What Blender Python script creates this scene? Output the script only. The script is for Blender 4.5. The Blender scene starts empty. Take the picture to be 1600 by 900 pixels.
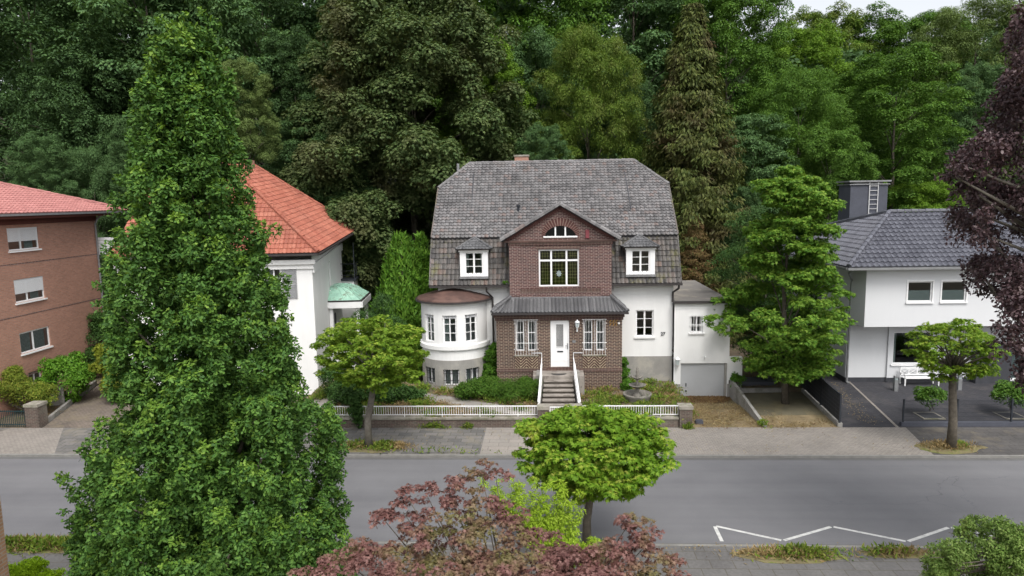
import bpy, math, random
import numpy as np
from mathutils import Vector, Matrix
rad = math.radians
random.seed(7)
SC = bpy.context.scene
COL = SC.collection
# ------------------------------------------------------------------ camera, sky, sun, exposure
CAM_H = 11.2
cam = bpy.data.cameras.new('camera'); co = bpy.data.objects.new('camera', cam); COL.objects.link(co)
MROT = Matrix.Rotation(rad(2.9), 3, 'Z') @ Matrix.Rotation(rad(90 - 7.4), 3, 'X') @ Matrix.Rotation(rad(-1.0), 3, 'Z')
co.matrix_world = Matrix.Translation((0, 0, CAM_H)) @ MROT.to_4x4()
cam.sensor_width = 36; cam.lens = 24; cam.clip_start = .1; cam.clip_end = 2000
SC.camera = co
SUN_EL, SUN_AZ = 56, 158          # azimuth: clockwise from +Y, where the light comes from
w = bpy.data.worlds.new('World'); SC.world = w; w.use_nodes = True
nt = w.node_tree; bg = nt.nodes['Background']
sk = nt.nodes.new('ShaderNodeTexSky'); sk.sky_type = 'NISHITA'; sk.sun_disc = False
sk.sun_elevation = rad(SUN_EL); sk.sun_rotation = rad(SUN_AZ); sk.air_density = 1.0; sk.dust_density = 4.0; sk.ozone_density = .6
hs = nt.nodes.new('ShaderNodeHueSaturation'); hs.inputs['Saturation'].default_value = .22; hs.inputs['Value'].default_value = 1.0
nt.links.new(sk.outputs[0], hs.inputs['Color']); nt.links.new(hs.outputs[0], bg.inputs['Color'])
bg.inputs['Strength'].default_value = .15
sl = bpy.data.lights.new('sun', 'SUN'); sl.energy = .9; sl.angle = rad(26); sl.color = (1, .96, .9)
so = bpy.data.objects.new('sun', sl); COL.objects.link(so)
_d = Vector((math.sin(rad(SUN_AZ)) * math.cos(rad(SUN_EL)), math.cos(rad(SUN_AZ)) * math.cos(rad(SUN_EL)), math.sin(rad(SUN_EL))))
so.rotation_euler = _d.to_track_quat('Z', 'Y').to_euler(); so.location = (0, 0, 60)
SC.view_settings.view_transform = 'Standard'; SC.view_settings.look = 'None'
SC.view_settings.exposure = 0.84; SC.view_settings.gamma = 1
SC.render.engine = 'CYCLES'
cy = SC.cycles
cy.max_bounces = 8; cy.diffuse_bounces = 5; cy.glossy_bounces = 2; cy.transmission_bounces = 6; cy.transparent_max_bounces = 6
cy.use_denoising = True; cy.caustics_reflective = False; cy.caustics_refractive = False; cy.sample_clamp_indirect = 6

F = 24 / 36 * 1600
def ray(px, py): return MROT @ Vector(((px - 800) / F, -(py - 450) / F, -1))
def at(px, py, Y):                      # a pixel of the photograph as a point at the distance Y
    d = ray(px, py); return Vector((0, 0, CAM_H)) + d * (Y / d.y)
def at_x(px, py, X):
    d = ray(px, py); return Vector((0, 0, CAM_H)) + d * (X / d.x)
def gp(px, py, z):
    d = ray(px, py); return Vector((0, 0, CAM_H)) + d * ((z - CAM_H) / d.z)

# ------------------------------------------------------------------ naming
def tag(o, label=None, cat=None, group=None, kind=None):
    if label: o['label'] = label
    if cat: o['category'] = cat
    if group: o['group'] = group
    if kind: o['kind'] = kind
    return o
def thing(name, label, cat, loc=(0, 0, 0), group=None):
    o = bpy.data.objects.new(name, None); COL.objects.link(o); o.location = loc; o.empty_display_size = .2
    return tag(o, label, cat, group)
def link(name, me, parent=None, keep=True):
    o = bpy.data.objects.new(name, me); COL.objects.link(o)
    if parent is not None:
        o.parent = parent
        if keep:
            b = Vector((0, 0, 0)); p = parent
            while p is not None: b += p.location; p = p.parent
            o.location = -b
    return o

# ------------------------------------------------------------------ mesh builder
class MB:
    def __init__(s): s.v = []; s.f = []; s.uv = []; s.m = []; s.T = None
    def poly(s, pts, mi=0, uv=None):
        pts = [Vector(p) for p in pts]
        if s.T is not None: pts = [s.T @ p for p in pts]
        n = Vector((0, 0, 0))
        for i in range(len(pts)):
            a, b = pts[i], pts[(i + 1) % len(pts)]
            n += Vector(((a.y - b.y) * (a.z + b.z), (a.z - b.z) * (a.x + b.x), (a.x - b.x) * (a.y + b.y)))
        if uv is None:
            if n.length: n.normalize()
            if abs(n.z) > .75: uv = [(p.x, p.y) for p in pts]
            else:
                t = Vector((-n.y, n.x, 0)); t.normalize()
                if abs(t.x) > .7 and t.x < 0 or abs(t.y) > .7 and t.y < 0: t = -t
                uv = [(p.dot(t), p.z) for p in pts]
        k = len(s.v); s.v += pts; s.f.append(list(range(k, k + len(pts)))); s.uv += uv; s.m.append(mi)
    def hexa(s, c, mi=0):               # eight corners: bottom ring then top ring
        for f in ((3, 2, 1, 0), (4, 5, 6, 7), (0, 1, 5, 4), (1, 2, 6, 5), (2, 3, 7, 6), (3, 0, 4, 7)):
            s.poly([c[i] for i in f], mi)
    def box(s, x0, y0, z0, x1, y1, z1, mi=0):
        s.hexa([(x0, y0, z0), (x1, y0, z0), (x1, y1, z0), (x0, y1, z0), (x0, y0, z1), (x1, y0, z1), (x1, y1, z1), (x0, y1, z1)], mi)
    def fbox(s, fm, u0, u1, z0, z1, d0, d1, mi=0):
        s.hexa([fm(u0, z0, d0), fm(u1, z0, d0), fm(u1, z0, d1), fm(u0, z0, d1), fm(u0, z1, d0), fm(u1, z1, d0), fm(u1, z1, d1), fm(u0, z1, d1)], mi)
    def bar(s, a, b, wx, wz, mi=0, up=(0, 0, 1)):
        a, b = Vector(a), Vector(b); d = (b - a).normalized(); up = Vector(up)
        if abs(d.dot(up)) > .98: up = Vector((0, 1, 0))
        x = d.cross(up).normalized() * wx / 2; z = x.cross(d).normalized() * wz / 2
        s.hexa([a - x - z, a + x - z, b + x - z, b - x - z, a - x + z, a + x + z, b + x + z, b - x + z], mi)
    def tube(s, path, rs, n=6, mi=0, cap=True):
        path = [Vector(p) for p in path]
        if not hasattr(rs, '__len__'): rs = [rs] * len(path)
        rings = []
        for i, p in enumerate(path):
            d = (path[min(i + 1, len(path) - 1)] - path[max(i - 1, 0)]).normalized()
            x = d.orthogonal().normalized() if i == 0 else (px - d * px.dot(d)).normalized()
            px = x; y = d.cross(x)
            rings.append([p + (x * math.cos(2 * math.pi * k / n) + y * math.sin(2 * math.pi * k / n)) * rs[i] for k in range(n)])
        for r0, r1 in zip(rings, rings[1:]):
            for k in range(n): s.poly([r0[k], r0[(k + 1) % n], r1[(k + 1) % n], r1[k]], mi)
        if cap: s.poly(rings[0][::-1], mi); s.poly(rings[-1], mi)
    def lathe(s, c, prof, n=16, mi=0, a0=0, a1=2 * math.pi):
        for i in range(n):
            t0, t1 = a0 + (a1 - a0) * i / n, a0 + (a1 - a0) * (i + 1) / n
            for (r0, z0), (r1, z1) in zip(prof, prof[1:]):
                q = [(c[0] + r * math.cos(t), c[1] + r * math.sin(t), c[2] + z) for r, z, t in ((r0, z0, t0), (r0, z0, t1), (r1, z1, t1), (r1, z1, t0))]
                if r0 < 1e-5: q = q[1:]
                elif r1 < 1e-5: q = q[:3]
                s.poly(q, mi)
    def build(s, name, mats, parent=None, smooth=False):
        me = bpy.data.meshes.new(name)
        me.from_pydata([tuple(p) for p in s.v], [], s.f)
        ul = me.uv_layers.new(name='uv'); ul.data.foreach_set('uv', np.array(s.uv, 'f').ravel())
        for m in (mats if isinstance(mats, (list, tuple)) else [mats]): me.materials.append(m)
        me.polygons.foreach_set('material_index', s.m)
        if smooth:
            import bmesh
            bm = bmesh.new(); bm.from_mesh(me); bmesh.ops.remove_doubles(bm, verts=bm.verts, dist=1e-4); bm.to_mesh(me); bm.free()
            me.polygons.foreach_set('use_smooth', [True] * len(me.polygons))
        me.update()
        return link(name, me, parent)

def cuts(a, b, extra, n=1):
    c = sorted(set([round(a + (b - a) * i / n, 4) for i in range(n + 1)] + [round(e, 4) for e in extra if a < e < b])); return c
def wall(mb, fm, u0, u1, z0, z1, holes=(), depth=.16, mi=0, n=1, uvk=1):
    us = cuts(u0, u1, [h[i] for h in holes for i in (0, 1)], n); zs = cuts(z0, z1, [h[i] for h in holes for i in (2, 3)])
    for a, b in zip(us, us[1:]):
        for c, d in zip(zs, zs[1:]):
            x, y = (a + b) / 2, (c + d) / 2
            if any(h[0] < x < h[1] and h[2] < y < h[3] for h in holes): continue
            mb.poly([fm(a, c, 0), fm(b, c, 0), fm(b, d, 0), fm(a, d, 0)], mi, [(a * uvk, c), (b * uvk, c), (b * uvk, d), (a * uvk, d)])
    for h in holes:
        a, b, c, d = h[:4]
        for p, q in (((a, c), (a, d)), ((a, d), (b, d)), ((b, d), (b, c)), ((b, c), (a, c))):
            mb.poly([fm(*p, 0), fm(*q, 0), fm(*q, depth), fm(*p, depth)], mi)
def front(Y): return lambda u, z, d: Vector((u, Y + d, z))
def side(X): return lambda u, z, d: Vector((X - d, u, z))      # a wall that faces +x, u runs along y
def sidew(X): return lambda u, z, d: Vector((X + d, u, z))     # a wall that faces -x
def rot_front(P, a):
    ca, sa = math.cos(a), math.sin(a)
    return lambda u, z, d: Vector((P[0] + u * ca - d * sa, P[1] + u * sa + d * ca, z))

# ------------------------------------------------------------------ materials
def N_(nt, t, **k):
    n = nt.nodes.new(t)
    for a, b in k.items(): setattr(n, a, b)
    return n
def newmat(name):
    m = bpy.data.materials.new(name); m.use_nodes = True
    return m, m.node_tree, m.node_tree.nodes['Principled BSDF']
def c4(c): return (c[0], c[1], c[2], 1)
def sc_(c, k): return tuple(min(1, x * k) for x in c)
def mixc(nt, fac, a, b, mode='MIX'):
    n = N_(nt, 'ShaderNodeMix', data_type='RGBA', blend_type=mode)
    for s, v in ((n.inputs[0], fac), (n.inputs[6], a), (n.inputs[7], b)):
        if isinstance(v, (int, float)): s.default_value = v
        elif isinstance(v, tuple): s.default_value = c4(v)
        else: nt.links.new(v, s)
    return n.outputs[2]
def noise(nt, coord, scale, detail=4, rough=.6):
    n = N_(nt, 'ShaderNodeTexNoise'); n.inputs['Scale'].default_value = scale; n.inputs['Detail'].default_value = detail; n.inputs['Roughness'].default_value = rough
    nt.links.new(coord, n.inputs['Vector']); return n.outputs['Fac']
def ramp(nt, fac, stops):
    r = N_(nt, 'ShaderNodeValToRGB'); e = r.color_ramp.elements
    while len(e) < len(stops): e.new(.5)
    for x, (p, c) in zip(e, stops): x.position = p; x.color = c4(c) if isinstance(c, tuple) else (c, c, c, 1)
    nt.links.new(fac, r.inputs[0]); return r.outputs[0]
def bump(nt, b, h, s, d=.01):
    n = N_(nt, 'ShaderNodeBump'); n.inputs['Strength'].default_value = s; n.inputs['Distance'].default_value = d
    nt.links.new(h, n.inputs['Height']); nt.links.new(n.outputs[0], b.inputs['Normal'])
def pm(name, col, rough=.8, var=.2, scale=2., col2=None, patch=(.5, .62), pscale=.6, fine=40, bmp=0, metal=0, spec=.3):
    m, nt, b = newmat(name); tc = N_(nt, 'ShaderNodeTexCoord').outputs['Object']
    f = noise(nt, tc, scale); g = noise(nt, tc, fine, 2)
    c = ramp(nt, f, [(.3, sc_(col, 1 - var)), (.7, sc_(col, 1 + var))])
    c = mixc(nt, .5, c, ramp(nt, g, [(.3, .75), (.7, 1.0)]), 'MULTIPLY') if fine else c
    if col2: c = mixc(nt, ramp(nt, noise(nt, tc, pscale, 6, .7), [(patch[0], 0.0), (patch[1], 1.0)]), c, col2)
    nt.links.new(c, b.inputs['Base Color']); b.inputs['Roughness'].default_value = rough; b.inputs['Metallic'].default_value = metal
    b.inputs['Specular IOR Level'].default_value = spec
    if bmp: bump(nt, b, g, bmp)
    return m
def brickm(name, c1, c2, mortar, bw=.25, rh=.077, ms=.011, var=.25, offset=.5, c3=None, rough=.85):
    m, nt, b = newmat(name); tc = N_(nt, 'ShaderNodeTexCoord'); uv = tc.outputs['UV']
    t = N_(nt, 'ShaderNodeTexBrick', offset=offset); nt.links.new(uv, t.inputs['Vector'])
    for k, v in (('Color1', c4(c1)), ('Color2', c4(c2)), ('Mortar', c4(mortar)), ('Scale', 1), ('Mortar Size', ms), ('Mortar Smooth', .1), ('Bias', 0), ('Brick Width', bw), ('Row Height', rh)): t.inputs[k].default_value = v
    n1 = noise(nt, tc.outputs['Object'], .7); n2 = noise(nt, tc.outputs['Object'], 9, 3)
    c = mixc(nt, 1., t.outputs['Color'], ramp(nt, n1, [(.3, 1 - var), (.7, 1.0)]), 'MULTIPLY')
    c = mixc(nt, 1., c, ramp(nt, n2, [(.3, 1 - var), (.65, 1.0)]), 'MULTIPLY')
    if c3: c = mixc(nt, ramp(nt, noise(nt, tc.outputs['Object'], .9, 6, .7), [(.5, 0.), (.68, .8)]), c, c3)
    nt.links.new(c, b.inputs['Base Color']); b.inputs['Roughness'].default_value = rough; b.inputs['Specular IOR Level'].default_value = .25
    inv = N_(nt, 'ShaderNodeMath', operation='SUBTRACT'); inv.inputs[0].default_value = 1; nt.links.new(t.outputs['Fac'], inv.inputs[1])
    bump(nt, b, inv.outputs[0], .4, .006)
    return m
def tilem(name, stops, moss=None, mossr=(.55, .75), rough=.6, spec=.4, dirt=.35, ms=.5):
    m, nt, b = newmat(name); tc = N_(nt, 'ShaderNodeTexCoord'); uv = tc.outputs['UV']
    fl = N_(nt, 'ShaderNodeVectorMath', operation='FLOOR'); nt.links.new(uv, fl.inputs[0])
    wn = N_(nt, 'ShaderNodeTexWhiteNoise', noise_dimensions='2D'); nt.links.new(fl.outputs[0], wn.inputs['Vector'])
    c = ramp(nt, wn.outputs['Value'], stops)
    n1 = noise(nt, tc.outputs['Object'], .55, 5, .65); n2 = noise(nt, tc.outputs['Object'], 14, 3)
    c = mixc(nt, 1., c, ramp(nt, n1, [(.3, 1 - dirt), (.65, 1.0)]), 'MULTIPLY')
    c = mixc(nt, 1., c, ramp(nt, n2, [(.3, .72), (.65, 1.0)]), 'MULTIPLY')
    if moss: c = mixc(nt, ramp(nt, noise(nt, tc.outputs['Object'], ms, 8, .75), [(mossr[0], 0.), (mossr[1], .75)]), c, moss)
    nt.links.new(c, b.inputs['Base Color']); b.inputs['Roughness'].default_value = rough; b.inputs['Specular IOR Level'].default_value = spec
    return m
def leafm(name, cols, trans=.28, patch=None, pr=(.5, .65), psc=.35, rough=.5, spec=.3, clump=.4):
    if cols[-1][1] > cols[-1][0] and max(cols[-1]) < .28: k = (1.6, 1.45, 1.22) if name[:6] == 'forest' else (1.42, 1.32, 1.2); cols = [tuple(a * b for a, b in zip(c, k)) for c in cols]
    spec *= .5; rough += .08
    m, nt, b = newmat(name); g = N_(nt, 'ShaderNodeNewGeometry'); tc = N_(nt, 'ShaderNodeTexCoord')
    k = len(cols); c = ramp(nt, g.outputs['Random Per Island'], [(i / max(1, k - 1), x) for i, x in enumerate(cols)])
    n1 = noise(nt, tc.outputs['Object'], .9, 3)
    c = mixc(nt, 1., c, ramp(nt, n1, [(.32, 1 - clump), (.68, 1.0)]), 'MULTIPLY')
    if patch: c = mixc(nt, ramp(nt, noise(nt, tc.outputs['Object'], psc, 4, .6), [(pr[0], 0.), (pr[1], .85)]), c, patch)
    nt.links.new(c, b.inputs['Base Color']); b.inputs['Roughness'].default_value = rough; b.inputs['Specular IOR Level'].default_value = spec
    t = N_(nt, 'ShaderNodeBsdfTranslucent'); tcx = mixc(nt, 1., c, (1.0, 1.0, .55), 'MULTIPLY'); nt.links.new(tcx, t.inputs['Color'])
    mx = N_(nt, 'ShaderNodeMixShader'); mx.inputs[0].default_value = trans
    nt.links.new(b.outputs[0], mx.inputs[1]); nt.links.new(t.outputs[0], mx.inputs[2])
    nt.links.new(mx.outputs[0], nt.nodes['Material Output'].inputs['Surface'])
    return m
def glassm(name, tint=(.55, .6, .6), refl=.12):
    m, nt, b = newmat(name); nt.nodes.remove(b)
    t = N_(nt, 'ShaderNodeBsdfTransparent'); t.inputs[0].default_value = c4(tint)
    g = N_(nt, 'ShaderNodeBsdfGlossy'); g.inputs['Roughness'].default_value = .03; g.inputs['Color'].default_value = (.9, .95, 1, 1)
    lw = N_(nt, 'ShaderNodeLayerWeight'); lw.inputs[0].default_value = refl + .05
    ma = N_(nt, 'ShaderNodeMath', operation='ADD'); ma.inputs[1].default_value = refl * .5; nt.links.new(lw.outputs['Fresnel'], ma.inputs[0])
    mx = N_(nt, 'ShaderNodeMixShader'); nt.links.new(ma.outputs[0], mx.inputs[0]); nt.links.new(t.outputs[0], mx.inputs[1]); nt.links.new(g.outputs[0], mx.inputs[2])
    nt.links.new(mx.outputs[0], nt.nodes['Material Output'].inputs['Surface'])
    return m

M = {}
def plasterm(name, col, amt):
    m, nt, b = newmat(name); tc = N_(nt, 'ShaderNodeTexCoord').outputs['Object']
    mp = N_(nt, 'ShaderNodeMapping'); mp.inputs['Scale'].default_value = (1.1, 1.1, .2); nt.links.new(tc, mp.inputs['Vector'])
    s = noise(nt, mp.outputs[0], 1.0, 6, .7); l = noise(nt, tc, .45, 4); g = noise(nt, tc, 55, 2)
    c = ramp(nt, s, [(.42, sc_(col, 1 - amt)), (.62, col)])
    c = mixc(nt, 1., c, ramp(nt, l, [(.35, 1 - amt * .7), (.6, 1.)]), 'MULTIPLY'); c = mixc(nt, 1., c, ramp(nt, g, [(.3, .95), (.6, 1.)]), 'MULTIPLY')
    nt.links.new(c, b.inputs['Base Color']); b.inputs['Roughness'].default_value = .92; b.inputs['Specular IOR Level'].default_value = .2; bump(nt, b, g, .15); return m
M['plaster'] = plasterm('white_plaster', (.8, .8, .79), .055)
M['plaster2'] = plasterm('white_plaster_clean', (.66, .67, .685), .02)
M['white'] = pm('white_paint', (.8, .8, .8), .4, .03, 3, fine=0, spec=.5)
M['plinth'] = pm('grey_plinth', (.3, .29, .27), .9, .12, 1.2, col2=(.36, .34, .3), fine=50)
M['concrete'] = pm('concrete', (.3, .29, .27), .9, .2, 1.5, col2=(.17, .165, .14), pscale=1.2, fine=40, bmp=.2)
M['steps'] = pm('worn_stone', (.3, .27, .24), .9, .2, 2, col2=(.16, .14, .12), pscale=1.5, fine=30, bmp=.2)
M['stonecap'] = pm('cap_stone', (.3, .28, .24), .9, .2, 2, col2=(.15, .15, .1), pscale=1.3, fine=30)
M['brick'] = brickm('brown_brick', (.13, .05, .047), (.07, .034, .038), (.36, .285, .25), bw=.26, rh=.083, ms=.013, c3=None)
M['brickdark'] = brickm('dark_brown_brick', (.095, .045, .04), (.05, .032, .036), (.4, .32, .24), bw=.26, rh=.083, ms=.013)
M['soldier'] = brickm('soldier_course', (.11, .048, .043), (.07, .036, .035), (.28, .22, .18), bw=.077, rh=.245, offset=0)
M['brickwall'] = brickm('garden_wall_brick', (.15, .1, .085), (.1, .075, .065), (.2, .18, .15), c3=(.17, .16, .13))
M['brickred'] = brickm('red_brown_brick', (.5, .25, .175), (.38, .19, .135), (.36, .25, .2), bw=.25, rh=.083, ms=.014, var=.12)
M['bricktan'] = brickm('tan_brick', (.33, .2, .12), (.26, .15, .09), (.3, .25, .2), var=.15)
M['tile'] = tilem('grey_pantile', [(0, (.13, .126, .128)), (.35, (.186, .18, .181)), (.75, (.24, .233, .235)), (.95, (.21, .188, .184)), (1, (.225, .175, .16))], moss=(.13, .115, .1), mossr=(.56, .75))
M['tilelow'] = tilem('mossy_pantile', [(0, (.075, .07, .07)), (.5, (.12, .112, .105)), (.85, (.17, .15, .14)), (1, (.18, .13, .11))], moss=(.15, .145, .03), mossr=(.54, .72), ms=.9)
M['tileporch'] = tilem('dark_porch_tile', [(0, (.1, .1, .105)), (1, (.18, .18, .185))], rough=.45)
M['tilered'] = tilem('red_clay_tile', [(0, (.32, .095, .06)), (.5, (.39, .125, .078)), (1, (.44, .16, .105))], moss=(.2, .07, .05), mossr=(.58, .8), dirt=.25)
M['tilepink'] = tilem('pale_red_tile', [(0, (.4, .165, .15)), (1, (.48, .21, .19))], dirt=.12, rough=.45)
M['tileblack'] = tilem('anthracite_tile', [(0, (.085, .087, .108)), (1, (.13, .133, .16))], dirt=.1, rough=.25, spec=.8)
M['copperbrown'] = pm('brown_sheet', (.085, .05, .042), .6, .3, 1.5, col2=(.13, .075, .06), fine=20)
M['copper'] = pm('verdigris', (.34, .58, .46), .6, .25, 2, col2=(.16, .2, .15), pscale=2, fine=20)
M['felt'] = pm('roof_felt', (.17, .16, .15), .95, .2, .8, col2=(.24, .22, .19), fine=30)
M['zinc'] = pm('zinc', (.24, .245, .25), .45, .15, 3, fine=0, metal=.3)
M['gutter'] = pm('dark_gutter', (.045, .04, .04), .5, .2, 3, fine=0)
M['lead'] = pm('lead_flashing', (.2, .2, .205), .6, .2, 3, fine=20)
M['glass'] = glassm('window_glass')
M['glassg'] = glassm('leaded_glass', (.3, .36, .14), .1)
M['frost'] = pm('frosted_glass', (.3, .36, .36), .4, .05, 2, fine=0)
M['curtain'] = pm('curtain', (.42, .45, .43), .9, .25, 9, fine=0)
M['dark'] = pm('dark_slate', (.05, .052, .06), .7, .15, 3, fine=20)
M['darkmetal'] = pm('dark_metal', (.03, .034, .042), .45, .1, 3, fine=0)
M['slategrey'] = pm('slate_cladding', (.075, .08, .1), .6, .1, 2, fine=12)
M['garagedoor'] = pm('grey_garage_door', (.4, .41, .42), .5, .05, 1, fine=0, spec=.5)
M['shutter'] = pm('grey_shutter', (.26, .265, .27), .7, .1, 3, fine=20)
M['stone'] = pm('weathered_stone', (.22, .205, .18), .9, .3, 4, col2=(.12, .12, .1), pscale=3, fine=30, bmp=.3)
def asphaltm():
    m, nt, b = newmat('asphalt'); tc = N_(nt, 'ShaderNodeTexCoord').outputs['Object']
    mp = N_(nt, 'ShaderNodeMapping'); mp.inputs['Scale'].default_value = (.018, .8, 1); nt.links.new(tc, mp.inputs['Vector'])
    c = ramp(nt, noise(nt, mp.outputs[0], 1.0, 4, .6), [(.3, (.148, .148, .157)), (.7, (.182, .182, .19))])
    c = mixc(nt, 1., c, ramp(nt, noise(nt, tc, .5, 5, .65), [(.35, .9), (.65, 1.0)]), 'MULTIPLY')
    c = mixc(nt, .8, c, ramp(nt, noise(nt, tc, 60, 2), [(.3, .72), (.7, 1.12)]), 'MULTIPLY')
    v = N_(nt, 'ShaderNodeTexVoronoi', feature='DISTANCE_TO_EDGE'); v.inputs['Scale'].default_value = .22
    wv = N_(nt, 'ShaderNodeVectorMath', operation='ADD'); nz = N_(nt, 'ShaderNodeTexNoise'); nz.inputs['Scale'].default_value = 1.1; nz.inputs['Detail'].default_value = 5
    nt.links.new(tc, nz.inputs['Vector']); nt.links.new(tc, wv.inputs[0]); nt.links.new(nz.outputs['Color'], wv.inputs[1]); nt.links.new(wv.outputs[0], v.inputs['Vector'])
    k = ramp(nt, v.outputs['Distance'], [(0., .55), (.004, 1.)])
    c = mixc(nt, ramp(nt, noise(nt, tc, .09, 3), [(.5, 0.), (.62, .7)]), c, mixc(nt, 1., c, k, 'MULTIPLY'))
    nt.links.new(c, b.inputs['Base Color']); b.inputs['Roughness'].default_value = .9; b.inputs['Specular IOR Level'].default_value = .25
    return m
M['asphalt'] = asphaltm()
M['gutterstrip'] = pm('gutter_strip', (.125, .122, .12), .9, .15, 1, fine=40)
M['kerb'] = pm('kerb_stone', (.22, .215, .2), .9, .15, 3, fine=40)
M['paver'] = brickm('beige_pavers', (.335, .305, .275), (.285, .262, .238), (.19, .172, .15), bw=.22, rh=.115, ms=.01, var=.2)
M['slab'] = brickm('pavement_slabs', (.21, .2, .19), (.13, .128, .125), (.1, .095, .08), bw=.62, rh=.42, ms=.016, var=.2, c3=(.2, .18, .14))
M['slabdark'] = brickm('dark_slabs', (.125, .118, .115), (.095, .09, .088), (.07, .068, .06), bw=.62, rh=.42, ms=.016, var=.25, c3=(.15, .13, .1))
M['slabnear'] = brickm('near_slabs', (.17, .165, .16), (.145, .14, .138), (.12, .11, .09), bw=.7, rh=.5, ms=.014, var=.2)
M['slabpale'] = brickm('pale_slabs', (.32, .29, .26), (.28, .26, .235), (.2, .18, .16), bw=.9, rh=.45, ms=.015, var=.15)
M['darkpave'] = brickm('anthracite_pavers', (.062, .062, .07), (.048, .048, .056), (.035, .035, .04), bw=.2, rh=.1, ms=.008, var=.15, c3=(.085, .08, .08))
M['oldpave'] = brickm('old_drive_pavers', (.24, .2, .17), (.19, .16, .14), (.13, .11, .085), bw=.22, rh=.11, ms=.012, var=.3, c3=(.19, .16, .11))
M['paint'] = pm('road_paint', (.58, .58, .56), .8, .15, 3, col2=(.3, .3, .3), patch=(.5, .7), pscale=5, fine=60)
M['soil'] = pm('garden_soil', (.15, .12, .085), 1, .3, 1.5, col2=(.1, .1, .045), pscale=.9, fine=20, bmp=.3)
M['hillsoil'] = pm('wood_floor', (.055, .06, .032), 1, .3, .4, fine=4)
M['litter'] = pm('littered_drive', (.25, .195, .115), 1, .3, 1.2, col2=(.16, .14, .075), patch=(.48, .66), pscale=.5, fine=26, bmp=.3)
M['mossyconc'] = pm('mossy_concrete', (.155, .14, .095), 1, .2, .8, col2=(.2, .17, .1), pscale=.7, fine=20)
M['grasssoil'] = pm('verge_soil', (.2, .17, .09), 1, .25, 1.5, col2=(.13, .15, .04), pscale=1.5, fine=20)
M['path'] = pm('grey_path', (.27, .25, .23), .95, .15, 1, col2=(.19, .17, .13), fine=30)
M['mat_dark'] = pm('door_mat', (.05, .048, .046), 1, .2, 4, fine=30)
M['gold'] = pm('dried_ornament', (.45, .25, .05), .8, .2, 6, fine=0)
M['bark'] = pm('bark', (.11, .095, .075), .95, .35, 5, fine=18, bmp=.5)
M['barkgrey'] = pm('grey_bark', (.17, .155, .13), .95, .3, 5, fine=14, bmp=.5)
M['bluelid'] = pm('blue_plastic', (.05, .12, .3), .5, .1, 3, fine=0)
# leaves
L = {}
L['oak'] = leafm('oak_leaf', [(.03, .082, .02), (.058, .14, .028), (.095, .195, .038)], .24, clump=.25, spec=.4)
L['oakpale'] = leafm('young_oak_leaf', [(.11, .22, .03), (.16, .29, .04), (.23, .36, .06)], .35, clump=.15, spec=.4)  # paler oak leaves, used at the tops of the plumes
L['globe'] = leafm('globe_maple_leaf', [(.09, .2, .016), (.16, .3, .022), (.24, .38, .04)], .35, patch=(.26, .24, .035), pr=(.6, .7), psc=.9, clump=.2)
L['street'] = leafm('street_maple_leaf', [(.11, .22, .02), (.19, .32, .03), (.28, .4, .055)], .38, patch=(.3, .22, .08), pr=(.66, .78), psc=1.0, clump=.25)
L['mapletip'] = leafm('maple_tip_leaf', [(.1, .2, .03), (.14, .25, .035), (.18, .27, .05)], .34, clump=.15)  # paler maple leaves, used on the upward side of each tuft
L['young'] = leafm('young_maple_leaf', [(.24, .36, .03), (.31, .42, .05), (.36, .4, .08)], .38, clump=.15)  # paler yellow-green leaves for the upward side of the globe tufts
L['maple'] = leafm('maple_leaf', [(.06, .15, .022), (.095, .21, .03), (.15, .26, .042)], .36, clump=.22)
L['dullmaple'] = leafm('dull_leaf', [(.032, .08, .026), (.05, .115, .035), (.075, .15, .04)], .28)
L['purple'] = leafm('purple_maple_leaf', [(.19, .085, .08), (.27, .13, .115), (.36, .2, .175)], .28, patch=(.15, .155, .05), pr=(.47, .6), psc=.9, spec=.5, rough=.4)
L['beech'] = leafm('copper_beech_leaf', [(.04, .02, .025), (.085, .048, .054), (.18, .125, .13)], .15, patch=(.045, .045, .022), pr=(.6, .75), psc=.8, spec=.6, rough=.33)
L['lime'] = leafm('yellow_green_leaf', [(.27, .42, .03), (.36, .52, .045), (.42, .56, .07)], .4, clump=.2)
L['privet'] = leafm('privet_leaf', [(.12, .22, .045), (.19, .3, .065), (.28, .38, .11)], .34, patch=(.16, .17, .04), pr=(.6, .74), psc=1.2)
L['hedge'] = leafm('hedge_leaf', [(.05, .15, .012), (.08, .2, .016), (.12, .26, .03)], .3, clump=.25, spec=.5)
L['brighthedge'] = leafm('bright_hedge_leaf', [(.2, .36, .008), (.27, .44, .012), (.33, .5, .02)], .35, clump=.2)
L['rhodo'] = leafm('rhododendron_leaf', [(.08, .15, .02), (.15, .22, .03), (.24, .27, .05)], .25, patch=(.24, .15, .04), pr=(.6, .72), psc=1.0)
L['yellowbush'] = leafm('yellow_bush_leaf', [(.17, .22, .02), (.24, .29, .03), (.3, .33, .05)], .35)
L['shrub'] = leafm('shrub_leaf', [(.035, .095, .014), (.06, .145, .018), (.1, .19, .03)], .28, patch=(.13, .085, .04), pr=(.58, .72), psc=.9)
L['ball'] = leafm('ball_shrub_leaf', [(.045, .12, .018), (.07, .17, .02), (.11, .21, .035)], .28, spec=.5)
L['ivy'] = leafm('ivy_leaf', [(.04, .12, .015), (.075, .19, .022), (.11, .23, .03)], .28)
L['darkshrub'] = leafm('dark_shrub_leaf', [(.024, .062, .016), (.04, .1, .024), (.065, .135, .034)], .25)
L['weed'] = leafm('weed_leaf', [(.07, .15, .02), (.13, .21, .03), (.2, .24, .05)], .3)
L['dry'] = leafm('dry_grass_leaf', [(.25, .17, .07), (.33, .24, .11), (.42, .32, .17)], .25)
L['fall'] = leafm('fallen_leaf', [(.12, .055, .035), (.2, .115, .05), (.32, .23, .1)], .1)
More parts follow.
